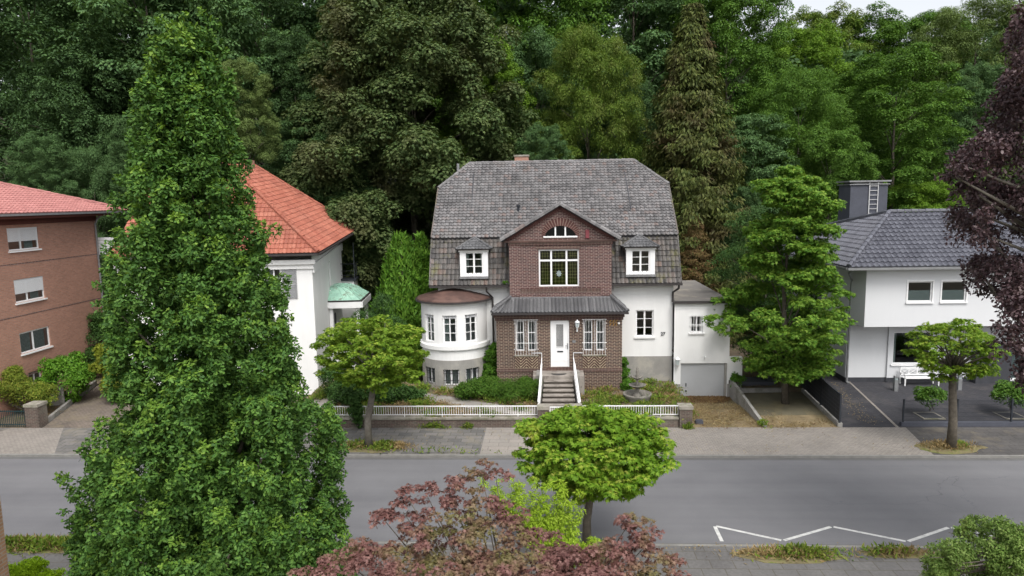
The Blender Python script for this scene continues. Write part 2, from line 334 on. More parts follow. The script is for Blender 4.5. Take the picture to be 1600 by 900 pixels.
L['fall2'] = leafm('tan_fallen_leaf', [(.2, .14, .07), (.33, .25, .12), (.42, .34, .18)], .1)
L['thuja'] = leafm('thuja_leaf', [(.045, .125, .014), (.075, .18, .02), (.115, .23, .03)], .25, clump=.35)
L['spruce'] = leafm('spruce_leaf', [(.034, .055, .016), (.066, .095, .024), (.1, .125, .036)], .14, patch=(.075, .048, .025), pr=(.48, .68), psc=.5, clump=.35)
L['deadspruce'] = leafm('dead_spruce_leaf', [(.12, .07, .03), (.17, .11, .045), (.1, .1, .03)], .12)
L['f_dark'] = leafm('forest_dark_leaf', [(.03, .066, .029), (.046, .1, .04), (.068, .135, .053)], .26)
L['f_blue'] = leafm('forest_cool_leaf', [(.046, .102, .047), (.068, .145, .06), (.1, .185, .08)], .28)
L['f_mid'] = leafm('forest_mid_leaf', [(.045, .11, .022), (.07, .16, .028), (.105, .205, .04)], .3)
L['f_bright'] = leafm('forest_bright_leaf', [(.07, .16, .02), (.105, .215, .026), (.15, .26, .04)], .34)
L['f_lime'] = leafm('forest_lime_leaf', [(.06, .12, .022), (.09, .165, .028), (.14, .21, .045)], .3, patch=(.15, .18, .045), pr=(.5, .64), psc=.5)
L['f_brown'] = leafm('sycamore_brown_leaf', [(.045, .085, .032), (.078, .128, .046), (.118, .165, .066)], .26, patch=(.115, .105, .05), pr=(.5, .7), psc=.22)
L['f_pale'] = leafm('forest_pale_leaf', [(.08, .14, .05), (.115, .18, .065), (.15, .22, .085)], .28)
# ------------------------------------------------------------------ roofs, ridges, windows
def urange(pl, v):
    xs = []
    for (u0, v0), (u1, v1) in zip(pl, pl[1:] + pl[:1]):
        if abs(v1 - v0) < 1e-9:
            if abs(v - v0) < 1e-6: xs += [u0, u1]
        elif min(v0, v1) - 1e-6 <= v <= max(v0, v1) + 1e-6:
            xs.append(u0 + (u1 - u0) * (v - v0) / (v1 - v0))
    return (min(xs), max(xs)) if xs else None
def tile_roof(mb, O, U, V, pl, tw=.22, cl=.33, mi=0, amp=.03, step=.03, ppt=5, lift=.02):
    O, U, V = Vector(O), Vector(U).normalized(), Vector(V).normalized(); Nn = U.cross(V)
    if Nn.z < 0: Nn = -Nn
    def wv(u):
        s = (u / tw) % 1.0
        return amp * (math.exp(-((s - .22) / .16) ** 2) + math.exp(-((s - 1.22) / .16) ** 2)) + amp * .25 * math.cos(2 * math.pi * (s - .22))
    vmin, vmax = min(p[1] for p in pl), max(p[1] for p in pl); du = tw / ppt
    n = int(math.ceil((vmax - vmin) / cl))
    for j in range(n):
        v0 = vmin + j * cl; v1 = min(vmin + (j + 1) * cl + .03, vmax)
        r0, r1 = urange(pl, v0), urange(pl, v1)
        if not r0 or not r1: continue
        lo, hi = min(r0[0], r1[0]), max(r0[1], r1[1]); k0, k1 = math.floor(lo / du), math.ceil(hi / du)
        off = random.uniform(-.012, .012); prev = None
        for k in range(k0, k1 + 1):
            u = k * du; a = min(max(u, r0[0]), r0[1]); b = min(max(u, r1[0]), r1[1])
            h = wv(u + off) + lift
            jt = random.uniform(0, .007)
            cur = (O + U * a + V * v0 + Nn * (h + step + jt), O + U * b + V * v1 + Nn * h, O + U * a + V * (v0 + .004) + Nn * (lift - .02), u / tw)
            if prev:
                t0, t1 = prev[3] + 1e-3, cur[3] - 1e-3
                if (prev[0] - cur[0]).length + (prev[1] - cur[1]).length > 1e-3:
                    ti = math.floor((t0 + t1) / 2 + .2) + .5
                    uvq = [(ti, j + .5)] * 4
                    mb.poly([prev[0], cur[0], cur[1], prev[1]], mi, uvq)
                    if (prev[0] - cur[0]).length > 1e-3: mb.poly([prev[2], cur[2], cur[0], prev[0]], mi, uvq)
            prev = cur
def slab(mb, pts, t=.08, mi=0):          # a sheet with thickness below it
    pts = [Vector(p) for p in pts]; n = (pts[1] - pts[0]).cross(pts[2] - pts[0]).normalized()
    if n.z < 0: n = -n; pts = pts[::-1]
    lo = [p - n * t for p in pts]
    mb.poly(pts, mi); mb.poly(lo[::-1], mi)
    for i in range(len(pts)): j = (i + 1) % len(pts); mb.poly([lo[i], lo[j], pts[j], pts[i]], mi)
def roof_plane(mb, pts, tw=.22, cl=.33, mi=0, mi_under=1, t=.08, **k):   # pts[0], pts[1] is the eave
    pts = [Vector(p) for p in pts]; O = pts[0]; U = (pts[1] - pts[0]).normalized()
    n = U.cross(pts[2] - pts[0]).normalized(); V = n.cross(U)
    if V.dot(pts[2] - pts[0]) < 0: V = -V
    pl = [((p - O).dot(U), (p - O).dot(V)) for p in pts]
    tile_roof(mb, O, U, V, pl, tw, cl, mi, **k)
    slab(mb, pts, t, mi_under)
def ridge(mb, a, b, r=.11, tl=.36, mi=0):
    a, b = Vector(a), Vector(b); d = b - a; n = max(1, int(d.length / tl)); d /= n; dn = d.normalized()
    s = dn.cross(Vector((0, 0, 1))).normalized(); up = s.cross(dn)
    for i in range(n):
        p0, p1 = a + d * i, a + d * (i + 1.06); jt = random.uniform(-.008, .008)
        q0 = [p0 + s * math.cos(t) * r * 1.05 + up * (math.sin(t) * r * 1.05 + jt) for t in [rad(x) for x in (-15, 25, 65, 115, 155, 195)]]
        q1 = [p1 + s * math.cos(t) * r * .86 + up * (math.sin(t) * r * .86 + jt) for t in [rad(x) for x in (-15, 25, 65, 115, 155, 195)]]
        uv = [(random.randint(0, 99) + .5, i + .5)] * 4
        for k in range(5): mb.poly([q0[k], q0[k + 1], q1[k + 1], q1[k]], mi, uv)
        mb.poly(q0[::-1], mi, [uv[0]] * 6)
def window(parent, fm, u0, u1, z0, z1, d=.1, cols=(), rows=(), fw=.07, bars=(), vb=(), mw=.07, bw=.03, sill=None, sillm='stonecap', curtain=None, blind=None, grille=None, glass='glass', frost=None, name='window', framem='white', label=None, trim=0):
    mb = MB(); d1 = d + .07
    mb.fbox(fm, u0, u0 + fw, z0, z1, d, d1); mb.fbox(fm, u1 - fw, u1, z0, z1, d, d1)
    mb.fbox(fm, u0 + fw, u1 - fw, z0, z0 + fw, d + .001, d1); mb.fbox(fm, u0 + fw, u1 - fw, z1 - fw, z1, d + .001, d1)
    W, H = u1 - u0, z1 - z0
    for c in cols: mb.fbox(fm, u0 + W * c - mw / 2, u0 + W * c + mw / 2, z0 + fw, z1 - fw, d + .004, d1)
    for r in rows: mb.fbox(fm, u0 + fw, u1 - fw, z0 + H * r - mw / 2, z0 + H * r + mw / 2, d + .008, d1)
    for c in vb: mb.fbox(fm, u0 + W * c - bw / 2, u0 + W * c + bw / 2, z0 + fw, z1 - fw, d + .014, d + .05)
    for r in bars: mb.fbox(fm, u0 + fw, u1 - fw, z0 + H * r - bw / 2, z0 + H * r + bw / 2, d + .018, d + .05)
    if trim:
        for q in ((u0 - trim, u0 + .002, z0, z1), (u1 - .002, u1 + trim, z0, z1), (u0 - trim, u1 + trim, z1, z1 + trim)): mb.fbox(fm, *q, -.035, .03)
    o = mb.build(name, M[framem], parent)
    if label: o['label'] = label
    p = MB(); p.poly([fm(u0 + .01, z0 + .01, d + .03), fm(u1 - .01, z0 + .01, d + .03), fm(u1 - .01, z1 - .01, d + .03), fm(u0 + .01, z1 - .01, d + .03)])
    p.build('pane', M[glass], o)
    if frost:
        q = MB(); zz = z0 + H * frost; q.fbox(fm, u0 + fw, u1 - fw, z0 + fw, zz, d + .055, d + .06); q.build('frosted_film', M['frost'], o)
    if sill:
        q = MB(); q.fbox(fm, u0 - sill, u1 + sill, z0 - .09, z0 - .012, -.09, d + .01); q.build('sill', M[sillm], o)
    if curtain:
        for a, b in curtain:
            q = MB()
            n = max(4, int((b - a) * W / .05)); us = [u0 + W * (a + (b - a) * i / n) for i in range(n + 1)]
            for i in range(n):
                dd = [d + .14 + .03 * (k % 2) for k in (i, i + 1)]
                q.poly([fm(us[i], z0 + .05, dd[0]), fm(us[i + 1], z0 + .05, dd[1]), fm(us[i + 1], z1 - .05, dd[1]), fm(us[i], z1 - .05, dd[0])])
            q.build('curtain', M['curtain'], o)
    if blind:
        q = MB(); n = 12; zz = z1 - H * blind
        for i in range(n):
            a, b = zz + (z1 - zz) * i / n, zz + (z1 - zz) * (i + 1) / n
            q.fbox(fm, u0 + .03, u1 - .03, a, b - .006, d - .035, d - .012)
        q.build('roller_shutter', M['plaster2'], o)
    if grille:
        q = MB(); gd, n, ex, zr = grille
        for i in range(n):
            u = u0 - ex + (W + 2 * ex) * i / (n - 1); q.fbox(fm, u - .011, u + .011, z0 - .12, z1 + .06, gd - .011, gd + .011)
        for r in zr: q.fbox(fm, u0 - ex - .05, u1 + ex + .05, z0 + H * r - .012, z0 + H * r + .012, gd - .016, gd + .016)
        q.build('window_grille', M['white'], o)
    return o

# ------------------------------------------------------------------ the villa
villa = thing('villa', 'white villa with brown brick porch, round bay and grey tiled mansard roof', 'house', (.5, 38, 0))
XL, XR, YF, YB = -6.1, 7.03, 38.0, 49.0
mb = MB()
wall(mb, front(YF), XL, XR, 0, 6.45, [(5.0, 5.98, 3.42, 4.92)], .16)
for X in (XL, XR):
    pts = [(X, YF, 0), (X, YF, 6.45), (X, 38.85, 9.0), (X, 41.7, 11.65), (X, 45.3, 11.65), (X, 48.15, 9.0), (X, YB, 6.45), (X, YB, 0)]
    mb.poly(pts)
mb.poly([(XL, YB, 0), (XR, YB, 0), (XR, YB, 6.45), (XL, YB, 6.45)])
mb.box(XL + .02, YF - .06, 6.02, -2.2, YF - .003, 6.35); mb.box(3.75, YF - .06, 6.02, XR + .02, YF - .003, 6.35)   # frieze
mb.box(3.9, YF - .035, 5.84, XR + .02, YF - .002, 5.88)
mb.build('wall', M['plaster'], villa)
mb = MB(); mb.box(4.06, YF - .05, 0, XR - .002, YF - .004, 2.3); mb.build('plinth', M['plinth'], villa)
# roof
mb = MB(); RX0, RX1 = -6.5, 7.38
e0, e1, b0, b1 = (37.5, 6.5), (37.5, 6.5), (38.78, 9.1), (38.72, 9.08)
roof_plane(mb, [(RX0, 37.5, 6.5), (RX1, 37.5, 6.5), (RX1, 38.78, 9.12), (RX0, 38.78, 9.12)], .235, .32, 1, 2, amp=.045, step=.045)
hp = 41.72; hz = 9.12 + (hp - 38.7) * .92
roof_plane(mb, [(RX0, 38.6, 9.06), (RX1, 38.6, 9.06), (RX1, hp, hz), (5.5, 43.5, 13.46), (-4.72, 43.5, 13.46), (RX0, hp, hz)], .235, .245, 0, 2, amp=.042, step=.05)
for X, x2 in ((RX0, -4.72), (RX1, 5.5)):
    roof_plane(mb, [(X, 87 - hp, hz), (X, hp, hz), (x2, 43.5, 13.46)] if X < 0 else [(X, hp, hz), (X, 87 - hp, hz), (x2, 43.5, 13.46)], .235, .3, 0, 2)
slab(mb, [(RX0, 48.4, 9.06), (RX1, 48.4, 9.06), (RX1, 87 - hp, hz), (5.5, 43.5, 13.46), (-4.72, 43.5, 13.46), (RX0, 87 - hp, hz)], .1, 0)
slab(mb, [(RX0, 49.5, 6.5), (RX1, 49.5, 6.5), (RX1, 48.22, 9.12), (RX0, 48.22, 9.12)], .1, 1)
roof = mb.build('roof', [M['tile'], M['tilelow'], M['dark']], villa)
mb = MB()
ridge(mb, (-4.72, 43.5, 13.5), (5.5, 43.5, 13.5))
for X, x2 in ((RX0, -4.72), (RX1, 5.5)):
    ridge(mb, (X, hp, hz + .06), (x2, 43.5, 13.5)); ridge(mb, (X, 87 - hp, hz + .06), (x2, 43.5, 13.5))
mb.build('ridge_tile', M['tile'], roof)
for X in (RX0, RX1):
    mb = MB()
    for a, b in (((X, 37.5, 6.5), (X, 38.72, 9.05)), ((X, 38.62, 9.1), (X, hp, hz + .02))): mb.bar(a, b, .07, .14)
    mb.build('verge', M['tilelow'], roof)
mb = MB(); mb.box(-1.95, 44.6, 12.0, -1.05, 45.3, 13.92); ch = mb.build('chimney', M['brickred'], roof)
mb = MB(); mb.box(-2.0, 44.55, 13.92, -1.0, 45.35, 14.03); mb.build('chimney_cap', M['stonecap'], ch)
mb = MB(); mb.tube([(-5.62, 44.6, 11.5), (-5.62, 44.6, 13.55)], .09, 8); mb.build('flue', M['zinc'], roof)
mb = MB(); mb.tube([(-1.58, 40.15, 10.2), (-1.58, 40.15, 10.78)], .065, 8); mb.lathe((-1.58, 40.15, 10.78), [(.0, .1), (.12, .1), (.12, 0), (.065, -.05)], 10); mb.build('vent_pipe', M['darkmetal'], roof)
for x in (-4.32, 4.95):
    mb = MB(); mb.bar((x, 40.1, 10.52), (x - .1, 42.6, 12.82), .05, .03)
    mb.build('lightning_conductor', M['dark'], roof)
# dormers
for x0, x1 in ((-4.78, -3.22), (4.4, 5.97)):
    cx = (x0 + x1) / 2
    mb = MB(); wall(mb, front(37.64), x0, x1, 6.98, 8.45, [(cx - .52, cx + .52, 7.08, 8.34)], .1)
    for X in (x0, x1): mb.poly([(X, 37.64, 6.98), (X, 37.64, 8.45), (X, 38.6, 8.45), (X, 37.8, 6.98)])
    mb.box(x0 - .06, 37.58, 8.36, x1 + .06, 37.635, 8.47)
    mb.box(x0 - .02, 37.5, 6.86, x1 + .02, 37.635, 6.975, 1)
    dm = mb.build('dormer', [M['white'], M['lead']], villa)
    r = MB(); ex0, ex1, yy = x0 - .2, x1 + .2, 37.42
    roof_plane(r, [(ex0, yy, 8.5), (ex1, yy, 8.5), (cx, 38.35, 9.1)], .18, .22, 0, 1, t=.05, amp=.02, step=.02)
    roof_plane(r, [(ex1, yy, 8.5), (ex1, 38.75, 8.5), (cx, 38.8, 9.1), (cx, 38.35, 9.1)], .18, .22, 0, 1, t=.05, amp=.02, step=.02)
    roof_plane(r, [(ex0, 38.75, 8.5), (ex0, yy, 8.5), (cx, 38.35, 9.1), (cx, 38.8, 9.1)], .18, .22, 0, 1, t=.05, amp=.02, step=.02)
    ridge(r, (ex0, yy, 8.54), (cx, 38.35, 9.13), .06, .22); ridge(r, (ex1, yy, 8.54), (cx, 38.35, 9.13), .06, .22)
    r.build('dormer_roof', [M['tileporch'], M['gutter']], dm)
    window(villa, front(37.64), cx - .52, cx + .52, 7.08, 8.34, .05, cols=(.5,), bars=(.36, .68), fw=.08, mw=.1, curtain=((.06, .2), (.84, .95)) if x0 < 0 else None)
# brick porch
LX0, LX1, LY = -2.73, 4.04, 36.3
UX0, UX1, UY = -1.98, 3.53, 37.2
holes = [(-1.72, -.52, 2.86, 4.72), (1.95, 3.15, 2.86, 4.72), (.19, 1.21, 2.12, 4.68)]
def bwin(h):   # two narrow lights with a brick mullion between
    a, b, c, d = h; m = (a + b) / 2; return [(a + .04, m - .09, c + .16, d - .04), (m + .09, b - .04, c + .16, d - .04)]
H_ = bwin(holes[0]) + bwin(holes[1]) + [holes[2]]
mb = MB(); wall(mb, front(LY), LX0, LX1, .3, 5.08, H_ + [(-1.35, -.05, .95, 1.45)], .14)
wall(mb, side(LX1), LY, YF, .3, 5.08); wall(mb, sidew(LX0), LY, YF, .3, 5.08)
mb.build('porch_wall', M['brickdark'], villa)
mb = MB(); wall(mb, front(UY), UX0, UX1, 5.3, 8.86, [(-.4, 1.8, 6.42, 8.46)], .16)
wall(mb, side(UX1), UY, 39.2, 5.3, 8.9); wall(mb, sidew(UX0), UY, 39.2, 5.3, 8.9)
mb.box(UX0 - .03, UY - .03, 5.9, UX0 + .55, UY - .002, 8.8); mb.box(UX1 - .55, UY - .03, 5.9, UX1 + .03, UY - .002, 8.8)
mb.build('upper_wall', M['brick'], villa)
mb = MB()                                            # soldier courses and cornices
for a, b, z0, z1, y, p in ((LX0 - .12, LX1 + .12, 4.86, 5.1, LY, .1), (LX0 - .06, LX1 + .06, 4.7, 4.86, LY, .04), (LX0 - .03, .0, 1.86, 2.06, LY, .03), (1.4, LX1 + .03, 1.86, 2.06, LY, .03), (.14, 1.26, 4.69, 4.69 + .0, LY, .02),
                         (UX0 + .5, UX1 - .5, 6.1, 6.32, UY, .025), (-.5, 1.9, 8.48, 8.66, UY, .025), (UX0 - .08, UX1 + .08, 8.7, 8.86, UY, .07)):
    if z1 > z0: mb.box(a, y - p, z0, b, y - .003, z1)
mb.box(-.02, LY - .05, 1.93, 1.42, LY - .004, 2.11)
mb.build('brick_course', M['soldier'], villa)
# porch gable
gx = (UX0 + UX1) / 2; gh = 1.72; hw = 3.0
sl = gh / hw
def arch(t): return Vector((gx + .02 + .84 * math.cos(t), UY, 9.17 + .56 * max(0, math.sin(t)) ** 1.2))
mb = MB(); zg = 8.96
n = 12; ap = [arch(math.pi * i / n) for i in range(n + 1)]          # right to left
out = [Vector((gx + hw * (1 - 2 * i / n), UY, zg + .06 + gh * (1 - abs(1 - 2 * i / n)))) for i in range(n + 1)]
for i in range(n): mb.poly([ap[i], out[i], out[i + 1], ap[i + 1]])
mb.poly([(gx - hw, UY, zg), (gx + hw, UY, zg), (gx + hw, UY, zg + .06), ap[0], ap[-1], (gx - hw, UY, zg + .06)])
for i in range(n): mb.poly([ap[i], ap[i + 1], ap[i + 1] + Vector((0, .14, 0)), ap[i] + Vector((0, .14, 0))])
gb = mb.build('gable', M['brick'], villa)
mb = MB()
for i in range(22):
    t0, t1 = math.pi * i / 22, math.pi * (i + 1) / 22
    q = [arch(t0), arch(t1)]; o2 = [p + (p - Vector((gx, UY, 8.95))).normalized() * .42 * (.35 + .65 * math.sin(t)) for p, t in zip(q, (t0, t1))]
    mb.poly([p + Vector((0, -.012, 0)) for p in (q[0], q[1], o2[1], o2[0])])
mb.build('arch_mortar', pm('arch_mortar', (.3, .23, .19), .95, .1, 3), gb)
mb = MB()                                            # radiating arch bricks and raking courses
for i in range(22):
    t0, t1 = math.pi * (i + .12) / 22, math.pi * (i + .88) / 22
    q = [arch(t0), arch(t1)]; k = .42 * (.35 + .65 * math.sin((t0 + t1) / 2))
    o2 = [p + (p - Vector((gx, UY, 8.95))).normalized() * k for p in q]
    mb.hexa([q[0] + Vector((0, -.03, 0)), q[1] + Vector((0, -.03, 0)), q[1], q[0], o2[0] + Vector((0, -.03, 0)), o2[1] + Vector((0, -.03, 0)), o2[1], o2[0]])
for s in (-1, 1):
    d = Vector((-s * hw, 0, gh)).normalized(); a = Vector((gx + s * hw, UY - .05, zg + .0))
    nn = int(math.hypot(hw, gh) / .085)
    for i in range(nn):
        p = a + d * (i * .085 + .1); mb.bar(p, p + d * .07, .1 + .004 * (i % 2), .2, up=(s * gh, 0, hw))
mb.build('arch_brick', pm('arch_brick', (.11, .05, .045), .9, .3, 5), gb)
mb = MB(); mb.box(gx - hw - .06, UY - .14, zg - .1, gx + hw + .06, UY - .001, zg - .0); mb.build('cornice', M['copperbrown'], gb)
mb = MB(); rz = zg + .1; apx = (gx, 36.95, rz + gh + .1)
ov = 3.2; rs = (gh + .06) / hw
for s in (-1, 1):
    ez = rz + gh + .1 - rs * ov
    P4 = [(gx + s * ov, 39.3, ez), (gx + s * ov, 36.95, ez), apx, (gx, 41.0, apx[2])]
    if s < 0: P4 = [P4[1], P4[0], P4[3], P4[2]]
    roof_plane(mb, P4, .22, .28, 0, 1, t=.07, amp=.02)
    ridge(mb, (gx + s * ov, 36.97, ez + .02), (gx, 36.97, apx[2] + .02), .17, .3)
ridge(mb, (gx, 36.95, apx[2] + .06), (gx, 40.9, apx[2] + .06), .1)
mb.build('gable_roof', [M['tile'], M['dark'], M['lead']], gb)
mb = MB(); zz = 9.17
pts = [arch(math.pi * i / n) + Vector((0, .06, 0)) for i in range(n + 1)]
mb.poly(pts); mb.build('pane', M['glass'], gb)
mb = MB(); mb.box(gx - .9, UY - .06, 9.1, gx + .94, UY + .08, 9.18)
for x in (gx - .25, gx + .29): mb.box(x - .04, UY + .02, 9.18, x + .04, UY + .08, 9.69)
mb.build('lunette_frame', M['white'], gb)
mb = MB(); mb.box(2.15, UY - .1, 9.05, 2.35, UY - .004, 9.5); mb.build('alarm_box', pm('dull_red_box', (.2, .05, .06), .5, .1, 3, fine=0), gb)
# big stained window
window(villa, front(UY), -.4, 1.8, 6.42, 8.46, .09, cols=(.31, .69), rows=(.7,), fw=.08, mw=.1, glass='glassg', label='wide upper window of green leaded glass')
st = villa.children[-1]
mb = MB()
for c0, c1 in ((.04, .28), (.34, .66), (.72, .96)):
    for z0, z1 in ((.05, .66), (.75, .95)):
        u0, u1, a, b = -.4 + 2.2 * c0, -.4 + 2.2 * c1, 6.42 + 2.04 * z0, 6.42 + 2.04 * z1
        for i in range(1, 4): u = u0 + (u1 - u0) * i / 4; mb.box(u - .005, UY + .105, a, u + .005, UY + .115, b)
        k = 7 if z0 < .5 else 3
        for i in range(1, k): z = a + (b - a) * i / k; mb.box(u0, UY + .103, z - .005, u1, UY + .117, z + .005)
mb.build('leading', pm('leading', (.16, .18, .06), .6, .1, 3, fine=0), st)
mb = MB()
for i in range(8):
    t = 2 * math.pi * i / 8; c = Vector((.7, UY + .098, 7.12)); d = Vector((math.cos(t), 0, math.sin(t) * 1.15)); p = Vector((-d.z, 0, d.x)) * .32
    mb.poly([c, c + d * .09 + p * .13, c + d * .17, c + d * .09 - p * .13])
mb.build('leaded_flower', pm('pale_glass', (.26, .31, .3), .3, .1, 3, fine=0), st)
# porch windows and door
for h in (holes[0], holes[1]):
    for k, q in enumerate(bwin(h)): window(villa, front(LY), *q, .1, rows=(.6,), fw=.06, mw=.05, curtain=((.1, .35),) if k else None)
    mb = MB(); a, b, c, d = h
    for i in range(9): u = a + .01 + (b - a - .02) * i / 8; mb.box(u - .007, LY - .107, c - .06, u + .007, LY - .093, d + .05)
    for z in (d + .03, c + .62): mb.box(a - .06, LY - .115, z - .012, b + .06, LY - .085, z + .012)
    for x in (a - .05, b + .03):
        for z in (d - .2, c + .25): mb.box(x, LY - .1, z, x + .03, LY, z + .03)
    mb.build('window_grille', M['white'], villa)
    mb = MB(); mb.box(a - .06, LY - .07, c - .11, b + .06, LY - .003, c - .055); mb.build('sill', M['stonecap'], villa)
    # herringbone panel under the window
    mb = MB(); z0, z1 = 2.06, c - .12; x0, x1 = a - .02, b + .02; wz = (x1 - x0) / 4; hgt = z1 - z0
    mb.box(x0, LY - .012, z0, x1, LY - .002, z1, 1)
    for k in range(4):
        for i in range(-2, 8):
            zb = z0 + i * .155; s = 1 if k % 2 else -1
            A, B = Vector((x0 + k * wz, 0, zb if s > 0 else zb + wz)), Vector((x0 + (k + 1) * wz, 0, zb + wz if s > 0 else zb))
            t0, t1 = 0., 1.
            za, zb2 = A.z, B.z
            lo, hi = sorted((za, zb2))
            if hi < z0 + .04 or lo > z1 - .04: continue
            def clipt(z): return (z - za) / (zb2 - za)
            if lo < z0 + .03:
                if za < zb2: t0 = clipt(z0 + .03)
                else: t1 = clipt(z0 + .03)
            if hi > z1 - .03:
                if za < zb2: t1 = clipt(z1 - .03)
                else: t0 = clipt(z1 - .03)
            if t1 - t0 < .08: continue
            p, q = A.lerp(B, t0 + .02), A.lerp(B, t1 - .02); p.y = q.y = LY - .02 - .001 * (i % 2)
            mb.bar(p, q, .03, .062, 0, up=(0, 0, 1))
    mb.build('herringbone_panel', [pm('plain_dark_brick', (.085, .045, .04), .9, .3, 6), pm('pale_mortar', (.42, .35, .24), .95, .1, 3)], villa)
mb = MB(); fm = front(LY)
mb.box(.2, LY + .08, 2.12, .5, LY + .14, 4.67); mb.box(.9, LY + .08, 2.12, 1.2, LY + .14, 4.67)
mb.box(.5, LY + .08, 2.12, .9, LY + .14, 3.2); mb.box(.5, LY + .08, 4.5, .9, LY + .14, 4.67)
mb.box(.24, LY + .065, 2.46, 1.16, LY + .082, 2.49)
for x in (.2, 1.15): mb.box(x, LY + .03, 2.12, x + .05, LY + .079, 4.67)
mb.box(.2, LY + .03, 4.62, 1.2, LY + .079, 4.675)
door = mb.build('front_door', M['white'], villa)
mb = MB(); mb.box(.5, LY + .12, 3.2, .9, LY + .13, 4.5); mb.build('pane', M['glassg'], door)
mb = MB()
for i in range(7): x = .52 + .36 * i / 6; mb.box(x - .009, LY + .06, 3.2, x + .009, LY + .078, 4.5)
for z in (3.2, 4.47): mb.box(.48, LY + .055, z, .92, LY + .078, z + .03)
mb.build('door_grille', M['white'], door)
mb = MB(); mb.box(.55, LY + .055, 2.93, .87, LY + .079, 3.0); mb.build('letter_slot', M['darkmetal'], door)
mb = MB(); mb.box(1.1, LY + .04, 3.1, 1.15, LY + .079, 3.42); mb.bar((1.0, LY + .0, 3.3), (1.14, LY + .0, 3.3), .025, .025); mb.bar((1.125, LY + .0, 3.3), (1.125, LY + .05, 3.3), .025, .025); mb.build('handle', M['zinc'], door)
mb = MB(); mb.box(.19, LY + .3, 2.1, 1.21, LY + .32, 4.7); mb.build('hall_wall', pm('hall_green', (.12, .14, .06), .9, .3, 3), door)
mb = MB(); mb.box(1.38, LY - .02, 3.46, 1.55, LY - .003, 3.6); mb.build('bell_plate', M['zinc'], villa)
def lantern(c, s, parent, label=None):
    mb = MB(); x, y, z = c
    mb.lathe((x, y, z), [(0, .34 * s), (.03 * s, .3 * s), (.05 * s, .26 * s), (.16 * s, .17 * s), (.16 * s, .14 * s), (.13 * s, .14 * s)], 6)
    mb.lathe((x, y, z), [(0, -.24 * s), (.05 * s, -.22 * s), (.08 * s, -.18 * s), (.09 * s, -.15 * s)], 6)
    for k in range(6):
        t = 2 * math.pi * k / 6; mb.bar((x + .09 * s * math.cos(t), y + .09 * s * math.sin(t), z - .16 * s), (x + .135 * s * math.cos(t), y + .135 * s * math.sin(t), z + .15 * s), .02 * s, .02 * s)
    mb.tube([(x, y, z - .2 * s), (x, y + .05, z - .36 * s), (x, y + .16, z - .36 * s), (x, y + .2, z - .2 * s)], .016 * s, 5); mb.box(x - .05 * s, y + .19, z - .5 * s, x + .05 * s, y + .22, z - .1 * s)
    o = mb.build('wall_lantern', M['white'], parent)
    g = MB(); g.lathe((x, y, z), [(.085 * s, -.15 * s), (.125 * s, .145 * s)], 6); g.build('lantern_glass', M['frost'], o)
lantern((1.63, LY - .24, 4.5), .85, villa)
lantern((7.22, 37.36, 2.1), 1.0, villa)
mb = MB()
for k, x in enumerate((3.38, 3.55, 3.7)): mb.tube([(x, LY - .02, 4.38), (x + .07, LY - .05, 4.52), (x - .03, LY - .05, 4.56), (x + .08, LY - .03, 4.7)], .018, 5)
mb.build('golden_ornament', M['gold'], villa)
mb = MB(); mb.lathe((3.86, LY - .06, 4.52), [(0, -.06), (.05, -.04), (.06, 0), (.05, .04), (0, .06)], 8); mb.build('white_knob', M['white'], villa)
mb = MB()                                            # cellar window of the porch
mb.box(-1.35, LY + .1, .95, -.05, LY + .12, 1.45)
mb.build('cellar_window', M['darkmetal'], villa)
# skirt roof of the porch
mb = MB(); SX0, SX1, SY, SZ, TZ = LX0 - .2, LX1 + .28, 36.0, 5.16, 5.79
roof_plane(mb, [(SX0, SY, SZ), (SX1, SY, SZ), (UX1 + .02, UY + .02, TZ), (UX0 - .02, UY + .02, TZ)], .2, 1.7, 0, 1, t=.05, amp=.05)
roof_plane(mb, [(SX1, SY, SZ), (SX1, YF, SZ), (UX1, YF, TZ + .12), (UX1 + .02, UY + .02, TZ)], .2, 1.7, 0, 1, t=.05, amp=.05)
roof_plane(mb, [(SX0, YF, SZ), (SX0, SY, SZ), (UX0 - .02, UY + .02, TZ), (UX0, YF, TZ + .12)], .2, 1.7, 0, 1, t=.05, amp=.05)
ridge(mb, (SX0, SY, SZ + .07), (UX0, UY, TZ + .09), .1, .34); ridge(mb, (SX1, SY, SZ + .07), (UX1, UY, TZ + .09), .1, .34)
mb.box(UX0 - .05, UY - .07, TZ - .02, UX1 + .05, UY - .004, TZ + .06, 2)
mb.build('porch_roof', [M['tileporch'], M['gutter'], M['lead']], villa)
# gutters and downpipes
mb = MB()
for a, b in ((RX0, UX0 - .05), (UX1 + .05, RX1 + .05)): mb.bar((a, 37.42, 6.44), (b, 37.42, 6.44), .14, .11)
mb.bar((SX0 - .03, SY - .06, SZ - .05), (SX1 + .03, SY - .06, SZ - .05), .11, .09)
mb.build('gutter', M['gutter'], villa)
mb = MB(); mb.tube([(-3.32, 37.42, 6.4), (-3.32, 37.5, 6.15), (-3.02, 37.86, 5.75), (-3.02, 37.86, .8)], .055, 8); mb.build('downpipe', M['gutter'], villa)
mb = MB(); mb.tube([(7.25, 37.45, 6.4), (7.25, 37.5, 6.2), (7.0, 37.85, 5.95), (7.0, 37.85, 5.4)], .06, 8); mb.build('downpipe', M['gutter'], villa)
